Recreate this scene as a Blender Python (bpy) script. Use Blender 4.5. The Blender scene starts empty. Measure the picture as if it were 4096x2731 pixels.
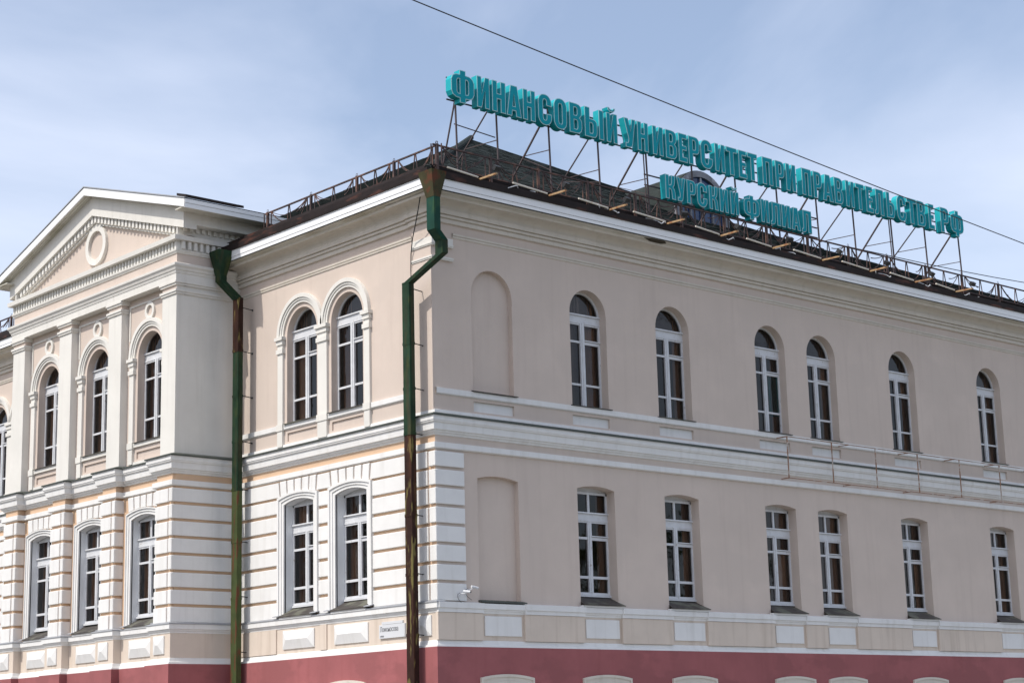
import bpy, bmesh, math, random
from math import radians, pi, sin, cos
from mathutils import Vector, Matrix
from mathutils.geometry import tessellate_polygon
random.seed(7)
S = bpy.context.scene
COL = S.collection

# ------------------------------------------------------------------ camera
cam = bpy.data.cameras.new('camera')
cam.sensor_width = 36.0
cam.lens = 7354.99 * 36.0 / 4096.0
cam.clip_start = 0.1
cam.clip_end = 3000
co = bpy.data.objects.new('camera', cam)
COL.objects.link(co)
_f = Vector((0.64943717, 0.72969908, 0.21394069))
_r = Vector((0.7504654, -0.66041376, -0.02559968))
_u = Vector((-0.12260931, -0.17718046, 0.97651116))
_m = Matrix((_r, _u, -_f)).transposed().to_4x4()
_m.translation = Vector((-27.41645, -33.64523, 1.63259))
co.matrix_world = _m
S.camera = co

# ------------------------------------------------------------------ light
SUN_DIR = Vector((-1.0, 0.15, 1.35)).normalized()      # towards the sun
EL = math.asin(SUN_DIR.z)
AZ = math.atan2(SUN_DIR.x, SUN_DIR.y)
W = bpy.data.worlds.new('World')
S.world = W
W.use_nodes = True
nt = W.node_tree
nt.nodes.clear()
N, LK = nt.nodes.new, nt.links.new
out = N('ShaderNodeOutputWorld')
bg = N('ShaderNodeBackground')
sky = N('ShaderNodeTexSky')
sky.sky_type = 'NISHITA'
sky.sun_disc = False
sky.sun_elevation = EL
sky.sun_rotation = AZ
sky.altitude = 250
sky.air_density = 1.0
sky.dust_density = 2.8
sky.ozone_density = 1.0
geo = N('ShaderNodeTexCoord')
mp = N('ShaderNodeMapping')
mp.inputs['Scale'].default_value = (1.0, 1.0, 2.2)
mp.inputs['Location'].default_value = (19.1836, 23.9600, 18.7221)
n1 = N('ShaderNodeTexNoise')
n1.inputs['Scale'].default_value = 2.3
n1.inputs['Detail'].default_value = 7
n1.inputs['Roughness'].default_value = 0.52
n1.inputs['Distortion'].default_value = 0.5
rmp = N('ShaderNodeValToRGB')
rmp.color_ramp.elements[0].position = 0.36
rmp.color_ramp.elements[0].color = (0.15, 0.15, 0.15, 1)
rmp.color_ramp.elements[1].position = 0.70
rmp.color_ramp.elements[1].color = (0.84, 0.84, 0.84, 1)
mix = N('ShaderNodeMix')
mix.data_type = 'RGBA'
mix.inputs[7].default_value = (5.65, 6.0, 7.0, 1)      # thin white cloud veil, sky units
LK(geo.outputs['Generated'], mp.inputs['Vector'])
LK(mp.outputs['Vector'], n1.inputs['Vector'])
LK(n1.outputs['Fac'], rmp.inputs['Fac'])
LK(rmp.outputs['Color'], mix.inputs[0])
LK(sky.outputs['Color'], mix.inputs[6])
LK(mix.outputs[2], bg.inputs['Color'])
bg.inputs['Strength'].default_value = 0.1
LK(bg.outputs['Background'], out.inputs['Surface'])

sl = bpy.data.lights.new('sun', 'SUN')
sl.energy = 2.0
sl.angle = radians(0.6)
sl.color = (1.0, 0.95, 0.87)
so = bpy.data.objects.new('sun', sl)
so.rotation_euler = SUN_DIR.to_track_quat('Z', 'Y').to_euler()
so.location = (-40, 10, 60)
COL.objects.link(so)

S.view_settings.view_transform = 'Standard'
S.view_settings.look = 'None'
S.view_settings.gamma = 1.0
S.view_settings.exposure = 0.86
S.view_settings.use_curve_mapping = False
S.render.engine = 'CYCLES'
S.cycles.max_bounces = 6
S.cycles.use_denoising = True

# ------------------------------------------------------------------ materials
def lin(r, g, b):
    def c(v):
        v /= 255.0
        return v / 12.92 if v <= 0.04045 else ((v + 0.055) / 1.055) ** 2.4
    return (c(r), c(g), c(b))

MATS = {}
def mat(name, col, rough=0.85, var=0.08, scale=1.2, bump=0.0, bscale=60, col2=None, c2lo=0.5, c2hi=0.62,
        c2scale=(3, 3, 3), metal=0.0, streak=None, spec=0.5):
    m = bpy.data.materials.new(name)
    m.use_nodes = True
    t = m.node_tree
    p = t.nodes['Principled BSDF']
    p.inputs['Roughness'].default_value = rough
    p.inputs['Metallic'].default_value = metal
    p.inputs['Specular IOR Level'].default_value = spec
    tc = t.nodes.new('ShaderNodeNewGeometry')
    no = t.nodes.new('ShaderNodeTexNoise')
    no.inputs['Scale'].default_value = scale
    no.inputs['Detail'].default_value = 6
    no.inputs['Roughness'].default_value = 0.62
    t.links.new(tc.outputs['Position'], no.inputs['Vector'])
    cr = t.nodes.new('ShaderNodeValToRGB')
    cr.color_ramp.elements[0].position = 0.3
    cr.color_ramp.elements[1].position = 0.7
    a = 1 - var
    b = 1 + var * 0.6
    cr.color_ramp.elements[0].color = (col[0] * a, col[1] * a, col[2] * a, 1)
    cr.color_ramp.elements[1].color = (min(col[0] * b, .95), min(col[1] * b, .95), min(col[2] * b, .95), 1)
    t.links.new(no.outputs['Fac'], cr.inputs['Fac'])
    last = cr.outputs['Color']
    def overlay(last, c, lo, hi, sc, amount=1.0, detail=5):
        mpn = t.nodes.new('ShaderNodeMapping')
        mpn.inputs['Scale'].default_value = sc
        t.links.new(tc.outputs['Position'], mpn.inputs['Vector'])
        n2 = t.nodes.new('ShaderNodeTexNoise')
        n2.inputs['Scale'].default_value = 1.0
        n2.inputs['Detail'].default_value = detail
        t.links.new(mpn.outputs['Vector'], n2.inputs['Vector'])
        mr = t.nodes.new('ShaderNodeMapRange')
        mr.inputs[1].default_value = lo
        mr.inputs[2].default_value = hi
        mr.inputs[4].default_value = amount
        t.links.new(n2.outputs['Fac'], mr.inputs[0])
        mx = t.nodes.new('ShaderNodeMix')
        mx.data_type = 'RGBA'
        t.links.new(mr.outputs[0], mx.inputs[0])
        t.links.new(last, mx.inputs[6])
        mx.inputs[7].default_value = (*c, 1)
        return mx.outputs[2]
    if col2:
        last = overlay(last, col2, c2lo, c2hi, c2scale)
    if streak:
        last = overlay(last, streak[0], 0.52, 0.8, (5, 5, 0.35), streak[1])
    t.links.new(last, p.inputs['Base Color'])
    if bump:
        nb = t.nodes.new('ShaderNodeTexNoise')
        nb.inputs['Scale'].default_value = bscale
        nb.inputs['Detail'].default_value = 3
        t.links.new(tc.outputs['Position'], nb.inputs['Vector'])
        bp = t.nodes.new('ShaderNodeBump')
        bp.inputs['Strength'].default_value = bump
        bp.inputs['Distance'].default_value = 0.01
        t.links.new(nb.outputs['Fac'], bp.inputs['Height'])
        t.links.new(bp.outputs['Normal'], p.inputs['Normal'])
    MATS[name] = m
    return m

WALL = mat('plaster_beige', (0.60, 0.507, 0.441), 0.92, 0.07, 0.6, 0.35, 45, col2=(0.578, 0.49, 0.427), c2lo=0.50, c2hi=0.57, c2scale=(.45, .45, .6), streak=((0.46, 0.375, 0.325), 0.3))
PEACH = mat('plaster_peach', (0.63, 0.435, 0.29), 0.92, 0.06, 0.9, 0.3, 45, streak=((0.55, 0.40, 0.30), 0.25))
CREAM = mat('plaster_cream', (0.64, 0.548, 0.464), 0.92, 0.07, 1.1, 0.3, 45, streak=((0.38, 0.30, 0.23), 0.5))
WHITE = mat('paint_white', (0.735, 0.728, 0.712), 0.85, 0.06, 1.3, 0.25, 50, streak=((0.50, 0.48, 0.44), 0.38))
OFFW = mat('paint_offwhite', (0.70, 0.68, 0.635), 0.9, 0.07, 0.8, 0.3, 45, streak=((0.50, 0.48, 0.43), 0.35))
CORN = mat('paint_cornice', (0.62, 0.57, 0.50), 0.9, 0.08, 0.9, 0.2, 45, streak=((0.42, 0.38, 0.30), 0.4))
SOFF = mat('soffit_plaster', (0.60, 0.58, 0.51), 0.9, 0.1, 0.9, 0.2, 45, col2=(0.34, 0.31, 0.22), c2lo=0.52, c2hi=0.8, c2scale=(.8, .8, 3))
BRIGHT = mat('board_white', (0.82, 0.83, 0.84), 0.6, 0.03, 1.2)
RED = mat('plinth_red', (0.315, 0.098, 0.102), 0.85, 0.14, 0.9, 0.3, 45, col2=(0.27, 0.085, 0.088), c2lo=0.5, c2hi=0.56, c2scale=(.7, .7, 1.2), streak=((0.26, 0.075, 0.075), 0.45))
SILL = mat('sill_metal_brown', (0.05, 0.042, 0.036), 0.6, 0.25, 3.0, col2=(0.12, 0.12, 0.09), c2scale=(2, 2, 2))
FLASH = mat('flashing_dark', (0.06, 0.07, 0.06), 0.6, 0.2, 3.0)
GREYM = mat('flashing_grey', (0.33, 0.34, 0.36), 0.5, 0.12, 3.0)
FRAME = mat('window_paint', (0.62, 0.63, 0.65), 0.55, 0.1, 4.0, col2=(0.36, 0.32, 0.28), c2lo=0.63, c2hi=0.76, c2scale=(14, 14, 9))
ROOF = mat('roof_shingle', (0.040, 0.048, 0.046), 0.9, 0.25, 3.0, 0.4, 40, col2=(0.026, 0.031, 0.030), c2lo=0.45, c2hi=0.75, c2scale=(5, 5, 22), spec=0.06)
GUT = mat('gutter_brown', (0.026, 0.019, 0.018), 0.6, 0.3, 2.0, col2=(0.13, 0.055, 0.04), c2lo=0.58, c2hi=0.75, c2scale=(1.2, 1.2, 6), spec=0.15)
RAILM = mat('rail_paint_brown', (0.055, 0.033, 0.031), 0.7, 0.3, 5.0, col2=(0.14, 0.07, 0.05), c2scale=(4, 4, 4))
STEEL = mat('sign_frame_steel', (0.07, 0.05, 0.052), 0.7, 0.25, 5.0)
RUST = mat('rusty_bar', (0.30, 0.17, 0.11), 0.85, 0.3, 6.0, col2=(0.45, 0.40, 0.36), c2lo=0.52, c2hi=0.6, c2scale=(3, 3, 5))
CYAN = mat('letter_side_cyan', (0.004, 0.37, 0.42), 0.6, 0.06, 2.0, spec=0.3)
TEAL = mat('letter_face_teal', (0.0, 0.295, 0.36), 0.65, 0.05, 2.0, spec=0.2)
RIM = mat('letter_rim_pale', (0.42, 0.66, 0.68), 0.5, 0.08, 4.0)
ARM = mat('lamp_arm_rust', (0.42, 0.28, 0.15), 0.7, 0.25, 6.0, col2=(0.30, 0.14, 0.06), c2lo=0.5, c2hi=0.6, c2scale=(8, 8, 8))
TUBE = mat('conduit_white', (0.74, 0.69, 0.60), 0.6, 0.15, 3.0, col2=(0.50, 0.36, 0.22), c2lo=0.6, c2hi=0.72, c2scale=(3, 3, 3))
BLACK = mat('black_plastic', (0.018, 0.018, 0.02), 0.5, 0.1, 5.0)
PLATE = mat('plate_white', (0.60, 0.61, 0.63), 0.4, 0.03, 2.0)
TXT = mat('plate_lettering', (0.10, 0.10, 0.11), 0.6, 0.03, 2.0)
GREEN = mat('pipe_green', (0.017, 0.043, 0.023), 0.6, 0.45, 2.2, col2=(0.045, 0.058, 0.020), c2lo=0.55, c2hi=0.72, c2scale=(4, 4, 1.6), streak=((0.09, 0.045, 0.03), 0.6), spec=0.12)
TEALP = mat('pipe_green_fresh', (0.012, 0.055, 0.038), 0.55, 0.25, 2.0, col2=(0.035, 0.08, 0.035), c2lo=0.56, c2hi=0.7, c2scale=(3, 3, 1.6), spec=0.12)
BROWNP = mat('pipe_brown', (0.034, 0.016, 0.012), 0.7, 0.5, 2.5, col2=(0.15, 0.125, 0.045), c2lo=0.57, c2hi=0.64, c2scale=(9, 9, 1.8), streak=((0.09, 0.035, 0.015), 0.8), spec=0.12)
OLIVEP = mat('pipe_olive', (0.055, 0.050, 0.024), 0.7, 0.3, 2.5, col2=(0.10, 0.038, 0.02), c2lo=0.50, c2hi=0.62, c2scale=(4, 4, 3), spec=0.12)
MOSSP = mat('pipe_moss', (0.06, 0.078, 0.03), 0.7, 0.3, 2.5, col2=(0.11, 0.045, 0.025), c2lo=0.54, c2hi=0.62, c2scale=(8, 8, 1.5), spec=0.12)
CURT = mat('curtain_brown', (0.50, 0.29, 0.18), 0.9, 0.2, 2.0)
TULLE = mat('curtain_grey', (0.42, 0.36, 0.34), 0.9, 0.15, 2.0)
TEALC = mat('curtain_teal', (0.05, 0.22, 0.22), 0.9, 0.15, 2.0)
INNER = mat('room_wall', (0.25, 0.175, 0.125), 0.9, 0.1, 1.0)
ASPH = mat('asphalt', (0.05, 0.05, 0.052), 0.9, 0.2, 3.0, 0.3, 60)
PAVE = mat('paving', (0.33, 0.325, 0.315), 0.9, 0.15, 2.0, 0.3, 40)
KERB = mat('kerb_stone', (0.30, 0.29, 0.28), 0.9, 0.15, 3.0)
LAWN = mat('lawn_grass', (0.055, 0.085, 0.025), 0.95, 0.4, 2.0, 0.6, 30)
SOIL = mat('ground_soil', (0.13, 0.115, 0.085), 0.95, 0.25, 0.3)
DGLASS = mat('dormer_glass', (0.02, 0.05, 0.14), 0.15, 0.3, 2.0)
DGREY = mat('dormer_metal', (0.20, 0.20, 0.22), 0.5, 0.4, 2.5, col2=(0.45, 0.44, 0.46), c2lo=0.55, c2hi=0.66, c2scale=(3, 3, 3))

def glass_mat(name, tint):
    m = bpy.data.materials.new(name)
    m.use_nodes = True
    t = m.node_tree
    t.nodes.clear()
    o = t.nodes.new('ShaderNodeOutputMaterial')
    tr = t.nodes.new('ShaderNodeBsdfTransparent')
    tr.inputs['Color'].default_value = (*tint, 1)
    gl = t.nodes.new('ShaderNodeBsdfGlossy')
    gl.inputs['Roughness'].default_value = 0.02
    fr = t.nodes.new('ShaderNodeFresnel')
    fr.inputs['IOR'].default_value = 1.5
    g = t.nodes.new('ShaderNodeNewGeometry')
    nb = t.nodes.new('ShaderNodeTexNoise')
    nb.inputs['Scale'].default_value = 1.6
    bp = t.nodes.new('ShaderNodeBump')
    bp.inputs['Strength'].default_value = 0.22
    bp.inputs['Distance'].default_value = 0.05
    t.links.new(g.outputs['Position'], nb.inputs['Vector'])
    t.links.new(nb.outputs['Fac'], bp.inputs['Height'])
    t.links.new(bp.outputs['Normal'], gl.inputs['Normal'])
    mx = t.nodes.new('ShaderNodeMixShader')
    oi = t.nodes.new('ShaderNodeObjectInfo')
    rp = t.nodes.new('ShaderNodeValToRGB')
    rp.color_ramp.elements[0].color = (tint[0] * .55, tint[1] * .52, tint[2] * .52, 1)
    rp.color_ramp.elements[1].color = (tint[0] * 1.2, tint[1] * 1.2, tint[2] * 1.2, 1)
    t.links.new(oi.outputs['Random'], rp.inputs['Fac'])
    t.links.new(rp.outputs['Color'], tr.inputs['Color'])
    t.links.new(fr.outputs['Fac'], mx.inputs['Fac'])
    t.links.new(tr.outputs['BSDF'], mx.inputs[1])
    t.links.new(gl.outputs['BSDF'], mx.inputs[2])
    t.links.new(mx.outputs['Shader'], o.inputs['Surface'])
    return m
GLASS = glass_mat('window_glass', (0.62, 0.60, 0.58))
BLIND = mat('arch_blind', (0.135, 0.108, 0.098), 0.9, 0.1, 2.0)

# ------------------------------------------------------------------ mesh helpers
def FR(u, o, z): return (u, -o, z)             # right facade: plane y=0, u = x
def FL(u, o, z): return (-o, u, z)             # left facade: plane x=0, u = y
PY = 8.55
def FS(u, o, z): return (u, PY - o, z)         # pavilion flank facing -y, u = x
def FW(x, y, z): return (x, y, z)

class MB:
    def __init__(s, fr=FW):
        s.fr = fr; s.v = []; s.f = []
    def add(s, pts, faces):
        b = len(s.v)
        s.v += [s.fr(*p) for p in pts]
        s.f += [tuple(i + b for i in f) for f in faces]
    def box(s, u0, u1, o0, o1, z0, z1):
        s.add([(u, o, z) for z in (z0, z1) for o in (o0, o1) for u in (u0, u1)],
              [(0, 1, 3, 2), (4, 6, 7, 5), (0, 4, 5, 1), (1, 5, 7, 3), (3, 7, 6, 2), (2, 6, 4, 0)])
    def quad(s, a, b, c, d): s.add([a, b, c, d], [(0, 1, 2, 3)])
    def cap(s, loops, o):
        fl = [p for l in loops for p in l]
        tri = tessellate_polygon([[Vector((p[0], p[1], 0)) for p in l] for l in loops])
        s.add([(p[0], o, p[1]) for p in fl], [tuple(t) for t in tri])
    def prism(s, loops, o0, o1, back=True, front=True):
        """loops in (u, z): first outer, then holes; extruded between offsets o0 (back) and o1 (front)"""
        if front: s.cap(loops, o1)
        if back: s.cap(loops, o0)
        for l in loops:
            n = len(l)
            s.add([(p[0], o0, p[1]) for p in l] + [(p[0], o1, p[1]) for p in l],
                  [(i, (i + 1) % n, n + (i + 1) % n, n + i) for i in range(n)])
    def strip(s, pts, o0, o1, closed=False):
        n = len(pts)
        s.add([(p[0], o0, p[1]) for p in pts] + [(p[0], o1, p[1]) for p in pts],
              [(i, (i + 1) % n, n + (i + 1) % n, n + i) for i in range(n if closed else n - 1)])
    def tube(s, pts, r, n=6):
        P = [Vector(s.fr(*p)) for p in pts]
        rings = []
        for i, p in enumerate(P):
            d = (P[min(i + 1, len(P) - 1)] - P[max(i - 1, 0)]).normalized()
            a = d.cross(Vector((0, 0, 1)))
            if a.length < 1e-3: a = d.cross(Vector((1, 0, 0)))
            a.normalize(); b = d.cross(a).normalized()
            rings.append([p + r * (cos(2 * pi * (k + .5) / n) * a + sin(2 * pi * (k + .5) / n) * b) for k in range(n)])
        b0 = len(s.v)
        for rg in rings: s.v += [tuple(q) for q in rg]
        for i in range(len(P) - 1):
            for k in range(n):
                a0 = b0 + i * n + k; a1 = b0 + i * n + (k + 1) % n
                s.f.append((a0, a1, a1 + n, a0 + n))
        s.f.append(tuple(b0 + k for k in range(n)))
        s.f.append(tuple(b0 + (len(P) - 1) * n + k for k in range(n)))
    def bar(s, a, b, w, h=None):
        """square bar between two points"""
        h = h or w
        A, B = Vector(s.fr(*a)), Vector(s.fr(*b))
        d = (B - A).normalized()
        x = d.cross(Vector((0, 0, 1)))
        if x.length < 1e-3: x = Vector((1, 0, 0))
        x.normalize(); y = x.cross(d).normalized()
        b0 = len(s.v)
        for P in (A, B):
            for sx, sy in ((-1, -1), (1, -1), (1, 1), (-1, 1)):
                s.v.append(tuple(P + x * sx * w / 2 + y * sy * h / 2))
        for f in ((0, 1, 2, 3), (4, 7, 6, 5), (0, 4, 5, 1), (1, 5, 6, 2), (2, 6, 7, 3), (3, 7, 4, 0)):
            s.f.append(tuple(b0 + i for i in f))
    def sweep(s, prof, path, close=False):
        """sweep a profile [(off, z)] along a plan path [(x, y)], off to the LEFT of travel, mitred corners"""
        P = [Vector(p) for p in path]
        n = len(P); m = len(prof)
        base = len(s.v)
        for i in range(n):
            d0 = (P[i] - P[i - 1]).normalized() if i > 0 else None
            d1 = (P[i + 1] - P[i]).normalized() if i < n - 1 else None
            l0 = Vector((-d0.y, d0.x)) if d0 else None
            l1 = Vector((-d1.y, d1.x)) if d1 else None
            if l0 is None: nn = l1
            elif l1 is None: nn = l0
            else:
                nn = (l0 + l1); nn = nn / max(1e-6, nn.dot(l0))
            for o, z in prof:
                q = P[i] + nn * o
                s.v.append((q.x, q.y, z))
        for i in range(n - 1):
            for k in range(m - 1):
                a = base + i * m + k
                s.f.append((a, a + 1, a + 1 + m, a + m))
            if close:
                a = base + i * m
                s.f.append((a + m - 1, a, a + m, a + 2 * m - 1))
        if close:
            s.f.append(tuple(base + k for k in range(m)))
            s.f.append(tuple(base + (n - 1) * m + k for k in range(m)))
    def mesh(s, name, m):
        me = bpy.data.meshes.new(name)
        me.from_pydata(s.v, [], s.f)
        bm = bmesh.new(); bm.from_mesh(me)
        if not getattr(s, 'raw', False): bmesh.ops.remove_doubles(bm, verts=bm.verts, dist=2e-4)
        bmesh.ops.recalc_face_normals(bm, faces=bm.faces)
        bm.to_mesh(me); bm.free()
        if m: me.materials.append(m)
        me.update()
        return me
    def build(s, name, m, parent=None, loc=None):
        o = bpy.data.objects.new(name, s.mesh(name, m))
        COL.objects.link(o)
        if loc: o.location = loc
        if parent: o.parent = parent
        return o

def empty(name, loc=(0, 0, 0), parent=None):
    o = bpy.data.objects.new(name, None)
    o.empty_display_size = 0.3
    COL.objects.link(o)
    o.location = loc
    if parent: o.parent = parent
    return o
def tag(o, label=None, cat=None, group=None, kind=None):
    if label: o['label'] = label
    if cat: o['category'] = cat
    if group: o['group'] = group
    if kind: o['kind'] = kind
    return o
def copy_tree(o, parent=None):
    c = o.copy(); COL.objects.link(c); c.parent = parent
    for ch in list(o.children): copy_tree(ch, c)
    return c
def inst(name, me, loc, parent, rz=0):
    o = bpy.data.objects.new(name, me); COL.objects.link(o)
    o.location = loc; o.parent = parent; o.rotation_euler.z = rz
    return o
def bevel(o, w, seg=1):
    md = o.modifiers.new('bevel', 'BEVEL'); md.width = w; md.segments = seg; md.limit_method = 'ANGLE'
    return o

def arc(cx, cz, r, a0, a1, n):
    return [(cx + r * cos(a0 + (a1 - a0) * i / n), cz + r * sin(a0 + (a1 - a0) * i / n)) for i in range(n + 1)]
def arch_loop(c, hw, z0, zs, n=20):
    """rectangle with semicircular head, counter-clockwise"""
    return [(c - hw, z0), (c + hw, z0)] + arc(c, zs, hw, 0, pi, n)
def seg_pts(c, hw, zc, rise, n=10):
    """segmental head from right to left"""
    R = (hw * hw + rise * rise) / (2 * rise)
    th = math.asin(hw / R)
    return [(c + R * sin(th - 2 * th * i / n), zc + rise - R + R * cos(th - 2 * th * i / n)) for i in range(n + 1)]
def seg_loop(c, hw, z0, zc, rise, n=10):
    return [(c - hw, z0), (c + hw, z0)] + seg_pts(c, hw, zc, rise, n)
def rect(u0, u1, z0, z1): return [(u0, z0), (u1, z0), (u1, z1), (u0, z1)]

# ------------------------------------------------------------------ ground
def sheet(name, m, x0, x1, y0, y1, z):
    b = MB(); b.quad((x0, y0, z), (x1, y0, z), (x1, y1, z), (x0, y1, z))
    return tag(b.build(name, m), kind='structure')
sheet('ground', SOIL, -1500, 1500, -1500, 1500, 0.0)
b = MB(); b.box(-6, 60, -11.0, -0.3, -0.1, 0.12); b.box(-6, -0.3, -0.3, 60, -0.1, 0.12)
tag(b.build('pavement', PAVE), kind='structure')  # unseen paving, made wide and pale to bounce light onto the shaded facade
sheet('lawn', LAWN, -5.8, 60, -14.6, -11.1, 0.02)
sheet('road', ASPH, -60, 70, -25, -15, 0.008)
sheet('road', ASPH, -20, -10, -14.9, 70, 0.008)
b = MB(); b.box(-9.9, 70, -15, -14.8, -0.1, 0.14); b.box(-10, -9.8, -14.7, 70, -0.1, 0.14)
tag(b.build('kerb', KERB), kind='structure')

# ------------------------------------------------------------------ street trees opposite (they show in the panes)
LEAF = mat('leaf_green', (0.055, 0.085, 0.03), 0.8, 0.4, 3.0)
BARK = mat('bark', (0.09, 0.07, 0.055), 0.95, 0.3, 6.0)
def make_tree(seed, h):
    r = random.Random(seed)
    tr = MB(); tr.raw = True
    tr.tube([(0, 0, 0), (.1, .05, h * .3), (.0, .15, h * .62)], .22, 8)
    for k in range(9):
        a = r.uniform(0, 6.28); z = h * r.uniform(.28, .6); l = h * r.uniform(.18, .3)
        tr.tube([(.05, .1, z), (l * .5 * cos(a), l * .5 * sin(a), z + l * .35), (l * cos(a), l * sin(a), z + l * .8)], .06, 5)
    cl = []
    for k in range(26):
        a = r.uniform(0, 6.28); q = r.uniform(.1, 1) ** .6
        cl.append((q * h * .26 * cos(a), q * h * .26 * sin(a), h * (.62 + r.uniform(-.26, .30) * (1.1 - q * .5)), r.uniform(.6, 1.2) * h * .075))
    lf = MB(); lf.raw = True
    for cx, cy, cz, cr in cl:
        for k in range(110):
            d = Vector((r.gauss(0, 1), r.gauss(0, 1), r.gauss(0, .8))).normalized() * cr * r.uniform(.5, 1.1)
            c = Vector((cx, cy, cz)) + d
            u = Vector((r.gauss(0, 1), r.gauss(0, 1), r.gauss(0, 1))).normalized(); w = u.cross(d).normalized()
            e = r.uniform(.10, .2)
            lf.add([tuple(c - u * e), tuple(c + w * e * .6), tuple(c + u * e), tuple(c - w * e * .6)], [(0, 1, 2, 3)])
    return tr.mesh('trunk', BARK), lf.mesh('crown', LEAF)
for i, (x, y, h, lb) in enumerate(((27, -26, 12, 'leafy tree across the road opposite the right wing, reflected in its panes'), (38, -27, 13, 'taller leafy tree further along the road opposite the right wing'),
                                   (-25, 33, 15, 'tall leafy tree across the side street opposite the left wing'), (-26, 24, 14, 'leafy tree across the side street opposite the pedimented bay'))):
    tm, cm = make_tree(i + 3, h)
    t_ = empty('street_tree', (x, y, 0)); tag(t_, lb, 'tree', 'trees across the streets')
    inst('trunk', tm, (0, 0, 0), t_); inst('crown', cm, (0, 0, 0), t_)

# ------------------------------------------------------------------ building
BLD = empty('university_building')
tag(BLD, 'large two storey beige building with white trim, pedimented bay and red plinth', 'building')

def islands(mb):
    """split a builder into its separate connected pieces"""
    key = {}; par = []
    def find(a):
        while par[a] != a: par[a] = par[par[a]]; a = par[a]
        return a
    vid = []
    for v in mb.v:
        k = tuple(round(c * 4000) for c in v)
        if k not in key: key[k] = len(par); par.append(len(par))
        vid.append(key[k])
    for f in mb.f:
        for i in f[1:]:
            a, c = find(vid[f[0]]), find(vid[i])
            if a != c: par[a] = c
    groups = {}
    for f in mb.f: groups.setdefault(find(vid[f[0]]), []).append(f)
    if len(groups) == 1: return [mb]
    out_ = []
    for fs in groups.values():
        n = MB(); mp_ = {}
        for f in fs:
            g = []
            for i in f:
                if i not in mp_: mp_[i] = len(n.v); n.v.append(mb.v[i])
                g.append(mp_[i])
            n.f.append(tuple(g))
        out_.append(n)
    return out_
def P(mb, name, m, label=None):
    for q in (islands(mb) if not getattr(mb, 'raw', False) else [mb]):
        o = q.build(name, m, BLD)
        if label: o['label'] = label
    return o

XE = 34.0            # right wing end
YE = 30.0            # left wing end
UPC = {'B': 1.88, '1': 5.20, '2': 8.38, '3': 12.41, '4': 14.70, '5': 18.585, '6': 23.18, '7': 27.2, '8': 30.8}   # right window centres
HW = 0.655
def wall_columns(mb, edges, z0, z1, off, holes_for, depth, reveal=None):
    """upright wall strips, one per window, with real openings and reveals"""
    for (a, c) in edges:
        hs = holes_for(a, c)
        mb.cap([rect(a, c, z0, z1)] + [h for h, d in hs], off)
        for h, d in hs: (reveal or mb).strip(h, off, off - d, closed=True)

# --- right facade, upper storey wall
RE = [-0.0, 3.6, 6.8, 10.4, 13.55, 16.6, 20.9, 25.2, 29.0, XE]
RC = list(UPC.values())
wu = MB(FR)
def holes_up(a, c):
    o = []
    for k, u in UPC.items():
        if a < u < c:
            o.append((arch_loop(u, 0.67 if k == 'B' else HW, 10.10, 12.545), 0.155 if k == 'B' else 0.27))
            o.append((rect(u - 0.655, u + 0.665, 9.585, 9.84), 0.06))
    return o
wall_columns(wu, list(zip(RE[:-1], RE[1:])), 9.3, 14.6, 0.0, holes_up, .27)
P(wu, 'wall', WALL)
nb = MB(FR); nb.cap([arch_loop(1.88, 0.69, 10.05, 12.545)], -0.15)
P(nb, 'blind_window', WALL, 'blind arched window recess plastered flush beige')
for u in RC:
    q = MB(FR); q.cap([rect(u - .7, u + .7, 9.55, 9.87)], -0.0605); P(q, 'recessed_panel', WHITE)

# --- right facade, lower storey wall (7 cm proud)
wl = MB(FR)
def holes_lo(a, c):
    o = []
    for k, u in UPC.items():
        if a < u < c: o.append((seg_loop(u, 0.66, 4.98, 7.94, 0.085), 0.155 if k == 'B' else 0.34))
    return o
wall_columns(wl, [(-0.075, 3.6)] + list(zip(RE[1:-1], RE[2:])), 4.7, 9.1, 0.073, holes_lo, .34)
P(wl, 'wall', WALL)
nb = MB(FR); nb.cap([seg_loop(1.88, 0.69, 4.9, 7.95, 0.1)], -0.077)
P(nb, 'blind_window', WALL, 'blind segmental window recess plastered flush beige')

# --- left facade walls
UL = [(3.52, 0.68), (5.52, 0.68)]                # upper window centres
LL = [(3.25, 0.665), (5.52, 0.665)]              # lower window centres
FARU = [26.66 - 5.52, 26.66 - 3.52]
LE = [0.0, 4.52, PY]
LEF = [18.11, 22.1, YE]
lu = MB(FL)
def holes_lu(a, c):
    o = []
    for u in [3.52, 5.52] + FARU:
        if a < u < c:
            o.append((arch_loop(u, 0.68, 10.08, 12.44), 0.25))
            o.append((rect(u - 0.66, u + 0.66, 9.59, 9.82), 0.04))
    return o
wall_columns(lu, [(0.0, 4.52), (4.52, PY), (18.11, 22.1), (22.1, YE)], 9.3, 14.6, 0.0, holes_lu, .25)
P(lu, 'wall', WALL)
q = MB(FL)
for u in [3.52, 5.52] + FARU: q.cap([rect(u - .7, u + .7, 9.55, 9.86)], -0.0405)
P(q, 'recessed_panel', WALL)
ll = MB(FL)
FARL = [26.66 - 5.52, 26.66 - 3.25]
def holes_ll(a, c):
    o = []
    for u in [3.25, 5.52] + FARL:
        if a < u < c: o.append((seg_loop(u, 0.665, 4.98, 7.90, 0.11), 0.30))
    return o
wall_columns(ll, [(-0.073, 4.4), (4.4, PY), (18.11, 22.2), (22.2, YE)], 4.7, 9.1, 0.075, holes_ll, .30, rv := MB(FL))
P(ll, 'wall', PEACH); P(rv, 'window_reveal', BRIGHT)  # reveals take the brighter white: bounced light put into their colour

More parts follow.
